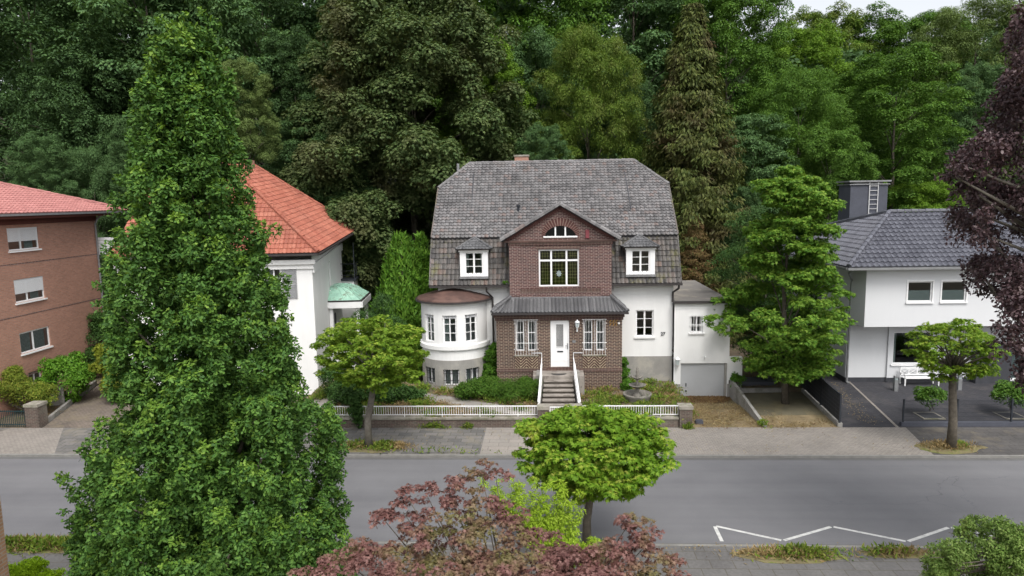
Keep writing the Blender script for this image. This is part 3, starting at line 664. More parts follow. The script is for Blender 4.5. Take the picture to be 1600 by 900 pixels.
# window right of the porch, house number
window(villa, front(YF), 5.0, 5.98, 3.42, 4.92, .1, cols=(.5,), bars=(.34, .67), fw=.07, mw=.09, sill=.1, sillm='plaster')
fc = bpy.data.curves.new('house_number', 'FONT'); fc.body = '27'; fc.size = .25; fc.extrude = .015; fc.offset = .004
to = bpy.data.objects.new('tmp', fc); COL.objects.link(to); bpy.context.view_layer.update()
nm = bpy.data.meshes.new_from_object(to.evaluated_get(bpy.context.evaluated_depsgraph_get())); bpy.data.objects.remove(to)
nm.materials.clear(); nm.materials.append(M['darkmetal']); nm.name = 'house_number'
no = link('house_number', nm, villa); no.location += Vector((6.38, YF - .03, 3.5)); no.rotation_euler = (rad(90), 0, 0)
# round bay
BC = (-5.24, 38.2); BR = 1.88
def bay(r=BR): return lambda u, z, d: Vector((BC[0] + (r - d) * math.sin(u), BC[1] - (r - d) * math.cos(u), z))
am = rad(100)
bw = [(-.76 - .17, -.76 + .17), (-.02 - .21, -.02 + .21), (.56 - .21, .56 + .21)]
bw = [(rad(-52), rad(-30)), (rad(-13), rad(11)), (rad(25), rad(49))]
mb = MB(); wall(mb, bay(), -am, am, 2.5, 5.75, [(a, b, 3.5, 5.0) for a, b in bw], .17, n=28)
for pr in ((.0, 5.6, .04, 5.78), (.0, 3.06, .13, 3.36)):
    mb.lathe((BC[0], BC[1], 0), [(BR + .004, pr[1]), (BR + pr[2], pr[1] + .03), (BR + pr[2], pr[3] - .05), (BR + .004, pr[3])], 28, 0, -math.pi / 2 - am, -math.pi / 2 + am)
by = mb.build('bay', M['plaster'], villa)
mb = MB(); wall(mb, bay(BR + .03), -am, am, .3, 2.5, [(rad(-56), rad(-30), 1.12, 2.02), (rad(-14), rad(13), 1.12, 2.0), (rad(24), rad(50), 1.12, 2.0)], .2, n=28)
mb.lathe((BC[0], BC[1], 0), [(BR - .1, 2.5), (BR + .03, 2.5)], 28, 0, -math.pi / 2 - am, -math.pi / 2 + am); mb.build('bay_plinth', M['plinth'], by)
mb = MB(); mb.lathe((BC[0], BC[1], 0), [(BR + .24, 5.7), (BR + .26, 5.76), (BR + .18, 5.84), (BR * .55, 6.14), (.0, 6.34)], 32, 0, -math.pi / 2 - rad(110), -math.pi / 2 + rad(110))
mb.lathe((BC[0], BC[1], 0), [(BR - .1, 5.745), (BR + .24, 5.7)], 32, 0, -math.pi / 2 - rad(110), -math.pi / 2 + rad(110)); mb.build('bay_roof', M['copperbrown'], by, True)
mb = MB(); mb.lathe((BC[0], BC[1], 0), [(BR + .25, 5.64), (BR + .31, 5.65), (BR + .31, 5.74), (BR + .25, 5.74)], 32, 0, -math.pi / 2 - am, -math.pi / 2 + am); mb.build('bay_gutter', M['gutter'], by)
for i, (a, b) in enumerate(bw):
    window(villa, bay(), a, b, 3.5, 5.0, .1, cols=(), vb=(.5,), bars=(.34, .67), fw=.04, bw=.035, mw=.05, curtain=((.05, .45),) if i == 1 else (((.1, .9),) if i == 0 else None), blind=.12)
for a, b, c, d in ((rad(-56), rad(-30), 1.12, 2.02), (rad(-14), rad(13), 1.12, 2.0), (rad(24), rad(50), 1.12, 2.0)):
    window(villa, bay(BR + .03), a, b, c, d, .13, cols=(.5,), fw=.04, mw=.06, name='cellar_window', curtain=((.1, .9),))
    o = villa.children[-1]; g = MB()
    for i in range(6): u = a + (b - a) * (i + .5) / 6; g.fbox(bay(BR + .03), u - .006, u + .006, c, d, .04, .06)
    for r in (.3, .75): g.fbox(bay(BR + .03), a, b, c + (d - c) * r - .012, c + (d - c) * r + .012, .03, .05)
    g.build('window_grille', M['dark'], o)
# garage wing
mb = MB(); GX0, GX1, GY = 7.05, 10.1, 37.6
wall(mb, front(GY), GX0, GX1, -.05, 5.35, [(7.44, 10.0, -.05, 1.97), (7.96, 8.6, 3.72, 4.66)], .3)
wall(mb, side(GX1), GY, 47, 0, 5.35); mb.poly([(GX0, 47, 0), (GX1, 47, 0), (GX1, 47, 5.35), (GX0, 47, 5.35)])
mb.box(GX0, GY - .02, 5.05, GX1 + .02, GY - .003, 5.09)
mb.box(GX1 - .0, GY - .02, 1.0, GX1 + .72, GY + .3, 2.3)
gar = mb.build('garage', M['plaster'], villa)
mb = MB(); mb.box(GX0 - .03, GY - .12, 5.35, GX1 + .12, 47.2, 5.46); mb.box(GX0 - .03, GY - .2, 5.36, GX1 + .15, GY - .122, 5.5, 1); mb.build('garage_roof', [M['felt'], M['gutter']], gar)
mb = MB()
for i in range(11):
    z = -.02 + 1.98 * i / 11; mb.box(7.44, GY + .12, z, 9.86, GY + .15, z + .168)
mb.box(7.44, GY + .13, -.02, 9.86, GY + .17, 1.96)
gd = mb.build('garage_door', M['garagedoor'], gar)
mb = MB(); mb.box(7.74, GY + .08, .62, 7.79, GY + .119, .8); mb.build('handle', M['darkmetal'], gd); mb = MB(); mb.lathe((7.77, GY + .1, .36), [(0, -.05), (.05, -.03), (.05, .03), (0, .05)], 8); mb.build('lock', M['darkmetal'], gd)
mb = MB(); mb.box(9.87, GY + .06, -.03, 9.995, GY + .3, 1.96); mb.build('garage_jamb', M['plinth'], gar); mb = MB(); mb.box(7.1, GY - .03, -.03, 7.43, GY - .004, .78); mb.build('garage_plinth', M['plinth'], gar); mb = MB(); mb.box(10.01, GY - .03, -.03, 10.8, GY - .021, .8); mb.build('garage_plinth', M['plinth'], gar)
mb = MB(); mb.box(8.72, GY - .1, 2.28, 8.8, GY - .003, 2.36); mb.build('outdoor_lamp', M['white'], gar)
window(villa, front(GY), 7.96, 8.6, 3.72, 4.66, .1, cols=(.5,), bars=(.45,), fw=.06, mw=.06, grille=(-.05, 5, .02, (.98, .4, .48)), sill=.12, sillm='white')

# ------------------------------------------------------------------ entrance steps
steps = thing('entrance_steps', 'worn stone steps climbing from the garden gate to the white front door', 'steps', (.6, 34, 0))
mb = MB(); n = 11; rise = .17; y = 35.1; z = 1.93
mb.box(-.75, 35.1, .2, 1.95, LY - .004, 1.93)
for i in range(1, n):
    z -= rise; w_ = .72 + .02 * i; mb.box(.57 - w_, y - .3, max(.0, z - .3), .57 + w_, y - .004, z - .055, 1); mb.box(.57 - w_ - .01, y - .36, z - .055, .57 + w_ + .01, y - .003, z); y -= .3
mb.build('flight', [M['steps'], pm('dark_riser', (.11, .095, .08), .95, .3, 3)], steps)  # risers coloured darker than the treads
mb = MB(); mb.poly([(.62 + .42 * math.cos(t), 35.62 + .36 * math.sin(t) * -1, 1.945) for t in [math.pi * i / 10 for i in range(11)]]); mb.build('doormat', M['mat_dark'], steps)
for s in (-1, 1):
    mb = MB(); xo = .57 + s * 1.0
    mb.hexa([(xo - .14, 35.0, .3), (xo + .14, 35.0, .3), (xo + .14, LY - .01, .3), (xo - .14, LY - .01, .3), (xo - .14, 35.0, 1.98), (xo + .14, 35.0, 1.98), (xo + .14, LY - .01, 1.98), (xo - .14, LY - .01, 1.98)])
    a = .57 + s * .8; b = .57 + s * .99
    mb.hexa([(a, 35.0, 1.2), (a + s * .13, 35.0, 1.2), (b + s * .13, 32.5, 0), (b, 32.5, 0), (a, 35.0, 1.93), (a + s * .13, 35.0, 1.93), (b + s * .13, 32.5, .5), (b, 32.5, .5)])
    mb.build('cheek_wall', M['concrete'], steps)
for s in (-1, 1):
    mb = MB(); a = Vector((.57 + s * .86, 35.0, 2.62)); b = Vector((.57 + s * 1.02, 32.6, 1.28))
    mb.bar(a, b, .075, .06); mb.bar(a - Vector((0, 0, .62)), b - Vector((0, 0, .62)), .05, .04); mb.bar(a - Vector((0, 0, .31)), b - Vector((0, 0, .31)), .03, .03)
    for i in range(13): p = a.lerp(b, i / 12); mb.bar(p - Vector((0, 0, .72 if i in (0, 12) else .62)), p, .03 if i in (0, 12) else .018, .03 if i in (0, 12) else .018)
    c = Vector((.57 + s * .86, LY - .05, 2.62))
    for q, e in ((a, c),):
        mb.bar(q, e, .05, .04); mb.bar(q - Vector((0, 0, .4)), e - Vector((0, 0, .4)), .03, .03)
        for i in range(5): p = q.lerp(e, i / 4); mb.bar(p - Vector((0, 0, .77)), p, .022, .022)
    mb.bar(c, c + Vector((s * .0, 0, .3)), .03, .03); mb.bar(c + Vector((0, 0, .3)), c + Vector((s * .5, -.02, .3)), .03, .03)
    mb.build('handrail', M['white'], steps)
# ------------------------------------------------------------------ ground, road, pavements (the setting)
def hill(x, y):
    if y < 52: return -.06
    s = y - 52; h = .27 * s + .02 * max(0, min(s, 30))
    return -.06 + h * (1 + .08 * math.sin(x * .05) + .05 * math.sin(x * .13 + y * .07))
mb = MB()
xs = [-260, -160, -110, -80, -60, -45, -30, -15, 0, 15, 30, 45, 60, 80, 110, 160, 260]; ys = [-80, -20, 20, 52, 56, 62, 70, 80, 95, 115, 140, 180, 260]
P_ = [[(x, y, hill(x, y)) for x in xs] for y in ys]
for j in range(len(ys) - 1):
    for i in range(len(xs) - 1):
        mb.poly([P_[j][i], P_[j][i + 1], P_[j + 1][i + 1], P_[j + 1][i]], 1 if ys[j] >= 52 else 0)
tag(mb.build('ground', [M['soil'], M['hillsoil']]), kind='structure')
def sheet(name, pts, m, t=.15):
    mb = MB(); n = len(pts); mb.poly(pts)
    lo = [(p[0], p[1], p[2] - t) for p in pts]
    for i in range(n): j = (i + 1) % n; mb.poly([lo[i], lo[j], pts[j], pts[i]])
    return tag(mb.build(name, M[m]), kind='structure')
def rect(name, x0, y0, x1, y1, z, m, t=.15): return sheet(name, [(x0, y0, z), (x1, y0, z), (x1, y1, z), (x0, y1, z)], m, t)
rect('road', -120, 21.2, 120, 28.36, 0, 'asphalt', .05)
rect('road_gutter', -120, 28.36, 120, 28.6, .004, 'gutterstrip', .05)
rect('road_gutter', -120, 20.98, 120, 21.2, .004, 'gutterstrip', .05)
rect('kerb', -120, 28.6, 120, 28.74, .1, 'kerb'); rect('kerb', -120, 20.84, 120, 20.98, .1, 'kerb')
Y0, Y1 = 28.74, 32.22
sheet('pavement', [(-28.4, Y0, .1), (-22.4, Y0, .1), (-24.5, Y1, .12), (-27.2, Y1, .12)], 'paver')
sheet('pavement', [(-120, Y0, .1), (-28.4, Y0, .1), (-27.2, Y1, .12), (-120, Y1, .12)], 'slab')
sheet('pavement', [(-22.4, Y0, .1), (-3.0, Y0, .1), (-3.0, Y1, .12), (-24.5, Y1, .12)], 'slab')
sheet('pavement', [(-3.0, Y0, .1), (5.06, Y0, .1), (5.4, Y1, .12), (-3.0, Y1, .12)], 'slabpale')
sheet('pavement', [(5.06, Y0, .1), (16.4, Y0, .1), (17.0, Y1, .12), (5.4, Y1, .12)], 'paver')
sheet('pavement', [(16.4, Y0, .1), (120, Y0, .1), (120, Y1, .12), (17.0, Y1, .12)], 'slabdark')
rect('pavement', -120, 17.4, 120, 20.84, .1, 'slabnear')
rect('near_ground', -120, 2, 120, 17.4, .09, 'soil')
# road marking: a white zigzag along the near kerb
mk = [(5.64, 21.3), (5.66, 22.42), (7.62, 21.42), (9.59, 22.42), (11.57, 21.42), (13.45, 22.42), (15.4, 21.42), (17.4, 22.42)]
mb = MB()
for a, b in zip(mk, mk[1:]):
    d = Vector((b[0] - a[0], b[1] - a[1], 0)).normalized(); s = Vector((-d.y, d.x, 0)) * .06
    A, B = Vector((*a, .005)) + d * .05, Vector((*b, .005)) - d * .05
    mb.poly([A - s, B - s, B + s, A + s])
tag(mb.build('road_marking', M['paint']), kind='structure')
# verges round the street trees
def blob(name, cx, cy, rx, ry, z, m, seed):
    r = random.Random(seed); pts = []
    for i in range(22):
        t = 2 * math.pi * i / 22; k = r.uniform(.8, 1.12); pts.append((cx + rx * k * math.cos(t), min(max(cy + ry * k * math.sin(t), 0), 99), z))
    return sheet(name, pts, m, .03)
blob('verge', -8.1, 29.65, 1.7, .75, .118, 'grasssoil', 1); blob('verge', 17.5, 29.55, 1.5, .7, .116, 'grasssoil', 2); blob('verge', 1.2, 20.2, 1.1, .6, .116, 'grasssoil', 3)
blob('verge', 7.4, 20.3, 1.9, .45, .116, 'grasssoil', 4); blob('verge', 10.8, 20.45, 1.2, .3, .116, 'grasssoil', 5); blob('verge', -17.2, 20.45, 3.2, .42, .116, 'grasssoil', 6); blob('verge', -7.3, 20.2, 2.2, .5, .116, 'grasssoil', 8)
# gardens and drives
def gz(x, y): return .58 + .3 * min(1, max(0, (y - 32.5) / 4))
mb = MB(); xs = [-12.9 + (7.02 + 12.9) * i / 16 for i in range(17)]; ys = [32.5, 33.5, 34.5, 35.5, 36.5, 38]
for i in range(16):
    for j in range(5):
        q = [(xs[a], ys[b], gz(xs[a], ys[b])) for a, b in ((i, j), (i + 1, j), (i + 1, j + 1), (i, j + 1))]; mb.poly(q)
for j in range(5):
    mb.poly([(7.02, ys[j], -.05), (7.02, ys[j + 1], -.05), (7.02, ys[j + 1], gz(7, ys[j + 1])), (7.02, ys[j], gz(7, ys[j]))])
tag(mb.build('garden_ground', M['soil']), kind='structure')
mb = MB(); pp = [(-12.5, 34.2), (-9.5, 35.4), (-7.5, 35.5), (-5.6, 34.9), (-3.6, 33.9), (-1.6, 33.3), (-.6, 33.2)]; wd = .55
for a, b in zip(pp, pp[1:]):
    mb.poly([(a[0], a[1] - wd, gz(*a) + .012 - .07 * wd), (b[0], b[1] - wd, gz(*b) + .012 - .07 * wd), (b[0], b[1] + wd, gz(*b) + .012 + .08 * wd), (a[0], a[1] + wd, gz(*a) + .012 + .08 * wd)])
tag(mb.build('garden_path', M['path']), kind='structure')
sheet('garage_drive', [(7.04, 32.23, .11), (10.4, 32.23, .11), (10.12, 37.9, .0), (7.04, 37.9, .0)], 'litter', .1)
sheet('lot_front', [(10.4, 32.23, .115), (13.95, 32.23, .115), (14.02, 34.0, .16), (10.32, 34.0, .12)], 'litter', .1)
sheet('lot', [(10.32, 34.0, .12), (14.02, 34.0, .16), (14.3, 37.6, .3), (10.15, 37.6, .26)], 'mossyconc', .2)
sheet('lot_back', [(10.9, 37.75, .5), (14.3, 37.75, .5), (14.6, 52, .8), (10.9, 52, .8)], 'soil', .6)
sheet('forecourt', [(14.1, 32.23, .13), (16.55, 32.23, .13), (17.45, 39.6, .37), (17.0, 60, .5), (14.5, 60, .5)], 'darkpave', .2)
sheet('forecourt', [(16.68, 32.23, .13), (42, 32.23, .13), (42, 39.6, .37), (17.55, 39.6, .37)], 'darkpave', .2)
sheet('edging_strip', [(16.55, 32.23, .145), (16.68, 32.23, .145), (17.55, 39.6, .385), (17.45, 39.6, .385)], 'paver', .2)
sheet('driveway', [(-25.6, 32.23, .12), (-22.0, 32.23, .12), (-23.5, 45, .5), (-27.6, 39.5, .3)], 'oldpave', .2)
sheet('left_garden', [(-60, 32.3, .1), (-26.0, 32.3, .1), (-27.9, 39.5, .25), (-28.0, 44, .4), (-60, 44, .4)], 'soil', .2)
for a, b in (((-25.85, 32.7), (-27.9, 39.8)),):
    mb = MB(); mb.bar((a[0], a[1], .2), (b[0], b[1], .42), .16, .3); tag(mb.build('garden_edging', M['concrete']), kind='structure')
for k, (cx, cy) in enumerate(((18.9, 33.75), (22.8, 33.75))):
    mb = MB(); q = .52
    for x0, y0, x1, y1 in ((-q, -q, q, -q + .07), (-q, q - .07, q, q), (-q, -q + .07, -q + .07, q - .07), (q - .07, -q + .07, q, q - .07)): mb.box(cx + x0, cy + y0, .1, cx + x1, cy + y1, .215)
    mb.poly([(cx - q, cy - q, .2), (cx + q, cy - q, .2), (cx + q, cy + q, .2), (cx - q, cy + q, .2)], 1)
    tag(mb.build('planting_square', [M['stonecap'], M['concrete'] if False else M['dark']]), kind='structure')

# ------------------------------------------------------------------ garden wall with railing, pillars, gate, fountain
def garden_wall(label, x0, x1):
    t = thing('garden_wall', label, 'wall', (x0, 32.34, 0))
    mb = MB(); mb.box(x0, 32.24, 0, x1, 32.5, .53); mb.build('wall', M['brickwall'], t)
    mb = MB(); mb.box(x0 - .01, 32.19, .53, x1 + .01, 32.55, .63); mb.build('coping', M['stonecap'], t)
    mb = MB(); n = int((x1 - x0) / .117)
    mb.bar((x0, 32.36, 1.16), (x1, 32.36, 1.16), .05, .045); mb.bar((x0, 32.36, .73), (x1, 32.36, .73), .035, .03)
    for i in range(n + 1):
        x = x0 + .02 + (x1 - x0 - .04) * i / n; big = i % 16 == 0; mb.bar((x, 32.36, .63 if big else .73), (x, 32.36, 1.15), .03 if big else .018, .03 if big else .018)
    mb.build('railing', M['white'], t)
garden_wall('long low brown garden wall with white railing before the round bay', -8.95, -.5)
garden_wall('short low wall with white railing below the stone fountain', 1.68, 6.32)
garden_wall('low wall with white railing behind the big columnar oak', -13.0, -8.98)
def pillar(label, x0, x1, m='brickwall', y0=32.1, h=1.05, z=.0):
    t = thing('gate_pillar', label, 'pillar', ((x0 + x1) / 2, y0, 0))
    mb = MB(); mb.box(x0, y0, z, x1, y0 + (x1 - x0), h); mb.build('shaft', M[m], t)
    mb = MB(); k = .035; mb.box(x0 - k, y0 - k, h, x1 + k, y0 + (x1 - x0) + k, h + .14); mb.build('cap', M['stonecap'], t)
pillar('brown stone pillar left of the white garden gate', -.48, .07); pillar('brown stone pillar right of the white garden gate', 1.09, 1.65)
pillar('weathered stone pillar beside the leaf-covered garage drive', 6.35, 6.95)
pillar('dark brick pillar at the foot of the old paved driveway', -26.42, -25.75, 'brickwall', 32.2, 1.2)
gt = thing('garden_gate', 'low white metal gate between the two stone pillars', 'gate', (.58, 32.3, 0))
mb = MB(); mb.bar((.1, 32.3, 1.12), (1.06, 32.3, 1.12), .05, .05); mb.bar((.1, 32.3, .25), (1.06, 32.3, .25), .04, .04)
for x in (.12, 1.04): mb.bar((x, 32.3, .15), (x, 32.3, 1.14), .045, .045)
mb.build('frame', M['white'], gt); mb = MB()
for i in range(1, 9): x = .12 + .92 * i / 9; mb.bar((x, 32.3, .25), (x, 32.3, 1.1), .018, .018)
mb.build('bars', M['white'], gt)
fx, fy = 4.66, 34.75
ft = thing('fountain', 'weathered three-tier stone fountain in the overgrown front garden', 'fountain', (fx, fy, .66))
mb = MB(); mb.lathe((fx, fy, .0), [(.55, .55), (.6, .72), (.7, .95), (.74, 1.04), (.74, 1.1), (.66, 1.1), (.62, .98), (.0, .95)], 28); mb.build('basin', M['stone'], ft, True)
mb = MB(); mb.lathe((fx, fy, 0), [(.22, .95), (.24, 1.02), (.14, 1.1), (.08, 1.2), (.1, 1.34), (.07, 1.42)], 14); mb.lathe((fx, fy, 0), [(.06, 1.5), (.09, 1.6), (.05, 1.7), (.08, 1.8), (.06, 1.86)], 14); mb.build('column', M['stone'], ft, True)
mb = MB(); mb.lathe((fx, fy, 0), [(.07, 1.4), (.25, 1.42), (.42, 1.52), (.45, 1.56), (.4, 1.56), (.25, 1.49), (.06, 1.48)], 20); mb.build('bowl', M['stone'], ft, True)
mb = MB(); mb.lathe((fx, fy, 0), [(.06, 1.84), (.18, 1.87), (.29, 1.95), (.31, 1.99), (.27, 1.99), (.05, 1.92)], 18); mb.build('bowl', M['stone'], ft, True)
mb = MB(); mb.lathe((fx, fy, 0), [(.05, 1.92), (.08, 2.02), (.05, 2.12), (.1, 2.22), (.05, 2.34), (.07, 2.42), (.0, 2.55)], 12); mb.build('finial', M['stone'], ft, True)
mb = MB(); mb.box(7.25, 32.75, .08, 7.62, 32.98, .26); mb.box(7.3, 32.78, .26, 7.57, 32.95, .3); tag(mb.build('stone_block', M['slategrey']), 'small grey block lying beside the garage drive pillar', 'block')
def slopewall(name, label, a, b, za, zb, t=.16, m='concrete', z0=-.1):
    mb = MB(); a, b = Vector((*a, 0)), Vector((*b, 0)); d = (b - a).normalized(); s = Vector((-d.y, d.x, 0)) * t / 2
    mb.hexa([a - s + Vector((0, 0, z0)), a + s + Vector((0, 0, z0)), b + s + Vector((0, 0, z0)), b - s + Vector((0, 0, z0)), a - s + Vector((0, 0, za)), a + s + Vector((0, 0, za)), b + s + Vector((0, 0, zb)), b - s + Vector((0, 0, zb))])
    return tag(mb.build(name, M[m]), label, 'wall')
slopewall('retaining_wall', 'sloping grey concrete wall between garage drive and sunken lot', (10.22, 37.57), (10.46, 32.25), 1.1, .2)
slopewall('retaining_wall', 'long low concrete kerb wall carrying the dark privacy fence', (14.38, 40.5), (13.98, 32.28), .55, .3, .22)
slopewall('retaining_wall', 'low concrete step across the back of the mossy lot', (10.4, 37.68), (13.2, 37.68), .52, .52, .14)
mb = MB(); lg = gp(1172, 612, .3); mb.tube([lg + Vector((-.42, 0, .1)), lg + Vector((0, .03, .13)), lg + Vector((.42, .02, .1))], [.1, .13, .1], 10); tag(mb.build('mossy_log', M['grasssoil'], None, True), 'short mossy log lying on the concrete lot', 'log')
mb = MB(); mb.box(11.0, 38.2, .49, 12.9, 39.3, .72); tag(mb.build('planter_trough', M['slategrey']), 'low dark trough behind the concrete step of the lot', 'trough')
# dark privacy fence beside the maple
pf = thing('privacy_fence', 'dark mesh fence with privacy strips between maple lot and paved forecourt', 'fence', (14.0, 32.3, .3))
A, B = Vector((13.98, 32.35, 0)), Vector((14.36, 40.2, 0))
mb = MB(); z = lambda t: .35 + .22 * t
mb.hexa([A + Vector((-.012, .08, .36)), A + Vector((.012, .08, .36)), B + Vector((.012, 0, .58)), B + Vector((-.012, 0, .58)), A + Vector((-.012, .08, 1.65)), A + Vector((.012, .08, 1.65)), B + Vector((.012, 0, 1.85)), B + Vector((-.012, 0, 1.85))])
mb.build('panel', M['dark'], pf)
mb = MB()
for i in range(26): t = i / 25; p = A.lerp(B, t); mb.bar(p + Vector((-.02, .05, .36 + .22 * t)), p + Vector((-.02, .05, 1.65 + .2 * t)), .008, .008)
for k in range(7): zz = .42 + k * .2; mb.bar(A + Vector((-.022, .05, zz)), B + Vector((-.022, 0, zz + .21)), .008, .03)
mb.build('wire_mesh', M['darkmetal'], pf)
mb = MB(); mb.bar(A + Vector((0, .05, 1.68)), B + Vector((0, 0, 1.88)), .06, .06); mb.build('top_rail', M['darkmetal'], pf)
for t in (0, .33, .66, 1.):
    p = A.lerp(B, t); mb = MB(); mb.bar(p + Vector((0, .02, .2)), p + Vector((0, .02, 1.74 + .2 * t)), .08, .08); mb.build('post', M['darkmetal'], pf)
mf = thing('mesh_fence', 'dark wire mesh fence on a low kerb before the paved forecourt', 'fence', (16.95, 32.4, .1))
mb = MB(); mb.box(16.85, 32.3, 0, 32, 32.5, .33); mb.build('kerb', M['slategrey'], mf)
for x in (16.95, 19.45, 21.95, 24.45, 26.95, 29.45): mb = MB(); mb.box(x - .035, 32.37, .3, x + .035, 32.43, 1.45); mb.build('post', M['darkmetal'], mf)
mb = MB()
for i in range(300): x = 16.98 + .05 * i; mb.box(x - .003, 32.385, .38, x + .003, 32.391, 1.4)
for k in range(6): mb.box(16.95, 32.391, .4 + k * .19, 32, 32.399, .409 + k * .19)
mb.build('wire_mesh', M['darkmetal'], mf)
gf = thing('metal_fence', 'low dark green metal fence beside the dark brick pillar', 'fence', (-28, 32.3, .1))
mb = MB()
for i in range(40): x = -26.5 - .1 * i; mb.box(x - .012, 32.34, .12, x + .012, 32.36, 1.0)
mb.bar((-30.5, 32.35, .95), (-26.45, 32.35, .95), .03, .04); mb.bar((-30.5, 32.35, .25), (-26.45, 32.35, .25), .03, .04)
mb.build('bars', pm('green_metal', (.015, .04, .045), .5, .1, 3, fine=0), gf)
for x in (-26.55, -28.5, -30.4): mb = MB(); mb.box(x - .03, 32.37, .1, x + .03, 32.43, 1.1); mb.build('post', M['darkmetal'], gf)
# bench, bollards
bn = thing('garden_bench', 'white slatted bench with crossed backrest against the modern house', 'bench', (21.0, 38.9, .35))
bx0, bx1, byf, byb, bz = 20.15, 22.05, 38.55, 39.1, .35
mb = MB()
for k in range(5): mb.box(bx0, byf + k * .1, bz + .42, bx1, byf + k * .1 + .075, bz + .45)
mb.build('seat', M['white'], bn)
mb = MB(); mb.box(bx0, byb, bz + .88, bx1, byb + .05, bz + .95); mb.box(bx0, byb, bz + .5, bx1, byb + .05, bz + .56)
for i in range(5): x = bx0 + .03 + (bx1 - bx0 - .06) * i / 4; mb.box(x - .025, byb + .003, bz + .56, x + .025, byb + .047, bz + .88)
for i in range(4):
    x0 = bx0 + .055 + (bx1 - bx0 - .06) * i / 4; x1 = x0 + (bx1 - bx0 - .06) / 4 - .05
    mb.bar((x0, byb + .02, bz + .57), (x1, byb + .02, bz + .87), .02, .035, up=(0, 1, 0)); mb.bar((x0, byb + .03, bz + .87), (x1, byb + .03, bz + .57), .02, .035, up=(0, 1, 0))
mb.build('backrest', M['white'], bn)
for x in (bx0, bx1 - .06):
    mb = MB(); mb.box(x, byf - .02, bz + .62, x + .06, byb + .04, bz + .66); mb.build('armrest', M['white'], bn)
    for y in (byf, byb): mb = MB(); mb.box(x, y, bz, x + .06, y + .06, bz + (.62 if y == byf else .88)); mb.build('leg', M['white'], bn)
for x, y, lb in ((19.25, 37.75, 'grey bollard lamp left of the white bench'), (22.75, 37.9, 'grey bollard lamp right of the white bench')):
    t = thing('bollard_lamp', lb, 'bollard', (x, y, .35)); mb = MB(); mb.box(x - .1, y - .1, .3, x + .1, y + .1, .95); mb.build('post', M['zinc'], t); mb = MB(); mb.box(x - .1, y - .1, 1.06, x + .1, y + .1, 1.14); mb.build('cap', M['zinc'], t)
    mb = MB(); mb.box(x - .08, y - .08, .95, x + .08, y + .08, 1.06); mb.build('lamp_glass', M['frost'], t)

# ------------------------------------------------------------------ modern white house
mh = thing('modern_house', 'modern white house with overhanging upper storey and anthracite hipped roof', 'house', (25, 39.5, .37))
W1, FY, OY = 17.25, 39.5, 38.0; XE = 38
mb = MB()
wall(mb, front(FY), W1, XE, .3, 3.9, [(19.83, 21.95, 1.42, 3.3), (26.3, 29.5, .42, 2.4)], .15)
wall(mb, sidew(W1), FY, 56, .3, 7.2, [(41.2, 41.9, 5.1, 6.6)], .12)
mb.box(19.55, FY - .12, .62, 22.4, FY - .003, 1.42); mb.box(19.55, FY - .12, 1.42, 19.83, FY - .003, 3.3); mb.box(21.95, FY - .12, 1.42, 22.4, FY - .003, 3.3); mb.box(19.55, FY - .12, 3.3, 22.4, FY - .003, 3.868)
wall(mb, front(OY), W1 + .25, XE, 3.87, 7.2, [(19.73, 21.05, 5.25, 6.38), (21.53, 22.85, 5.25, 6.38)], .12)
mb.poly([(W1 + .25, OY, 3.87), (W1, FY, 3.87), (W1, FY, 7.2), (W1 + .25, OY, 7.2)])
mb.poly([(W1 + .25, OY, 3.87), (XE, OY, 3.87), (XE, FY, 3.87), (W1, FY, 3.87)])
mb.poly([(XE, OY, .3), (XE, 56, .3), (XE, 56, 7.2), (XE, OY, 7.2)]); mb.poly([(W1, 56, .3), (XE, 56, .3), (XE, 56, 7.2), (W1, 56, 7.2)])
mb.build('wall', M['plaster2'], mh)
mb = MB(); mb.box(W1 - .02, FY - .03, .2, 19.548, FY - .004, .62); mb.box(19.53, FY - .14, .2, 22.42, FY - .121, .62); mb.box(22.425, FY - .03, .2, 26.28, FY - .004, .6); mb.box(W1 - .03, FY, .2, W1 - .004, 56, .62); mb.build('plinth', M['dark'], mh)
mb = MB(); mb.box(24.3, FY - .5, .3, 26.2, FY - .04, 2.6); mb.build('recess_shade', M['dark'], mh)  # dark block standing in for the shade of a recessed entrance
for a, b in ((19.73, 21.05), (21.53, 22.85)): window(mh, front(OY), a, b, 5.25, 6.38, .06, fw=.07, frost=.55, sill=.08, sillm='white', trim=.06)
window(mh, front(FY - .12), 19.83, 21.95, 1.42, 3.3, .1, fw=.07, sill=.1, sillm='white', curtain=((.03, .12),), cols=())
window(mh, front(FY), 26.3, 29.5, .42, 2.4, .06, cols=(.5,), fw=.1, mw=.14, frost=.75, name='terrace_door')
window(mh, sidew(W1), 41.2, 41.9, 5.1, 6.6, .08, fw=.06)
mb = MB(); A = Vector((16.25, 37.35, 7.25)); Bk = Vector((16.25, 56.8, 7.25)); Rr = Vector((20.1, 41.2, 10.05)); E1 = Vector((39, 37.35, 7.25)); R1 = Vector((39, 41.2, 10.05))
roof_plane(mb, [A, E1, R1, Rr], .3, .36, 0, 1, amp=.055, step=.05, t=.15)
roof_plane(mb, [Bk, A, Rr], .3, .36, 0, 1, amp=.055, step=.05, t=.15, ppt=4)
slab(mb, [Rr, R1, (39, 56.8, 7.25), Bk], .15, 1)
rf = mb.build('roof', [M['tileblack'], M['dark']], mh)
mb = MB(); up = Vector((0, 0, .07)); ridge(mb, A + up, Rr + up, .13, .4); ridge(mb, Rr + up, R1 + up, .13, .4); ridge(mb, Bk + up, Rr + up, .13, .4); mb.build('ridge_tile', M['tileblack'], rf)
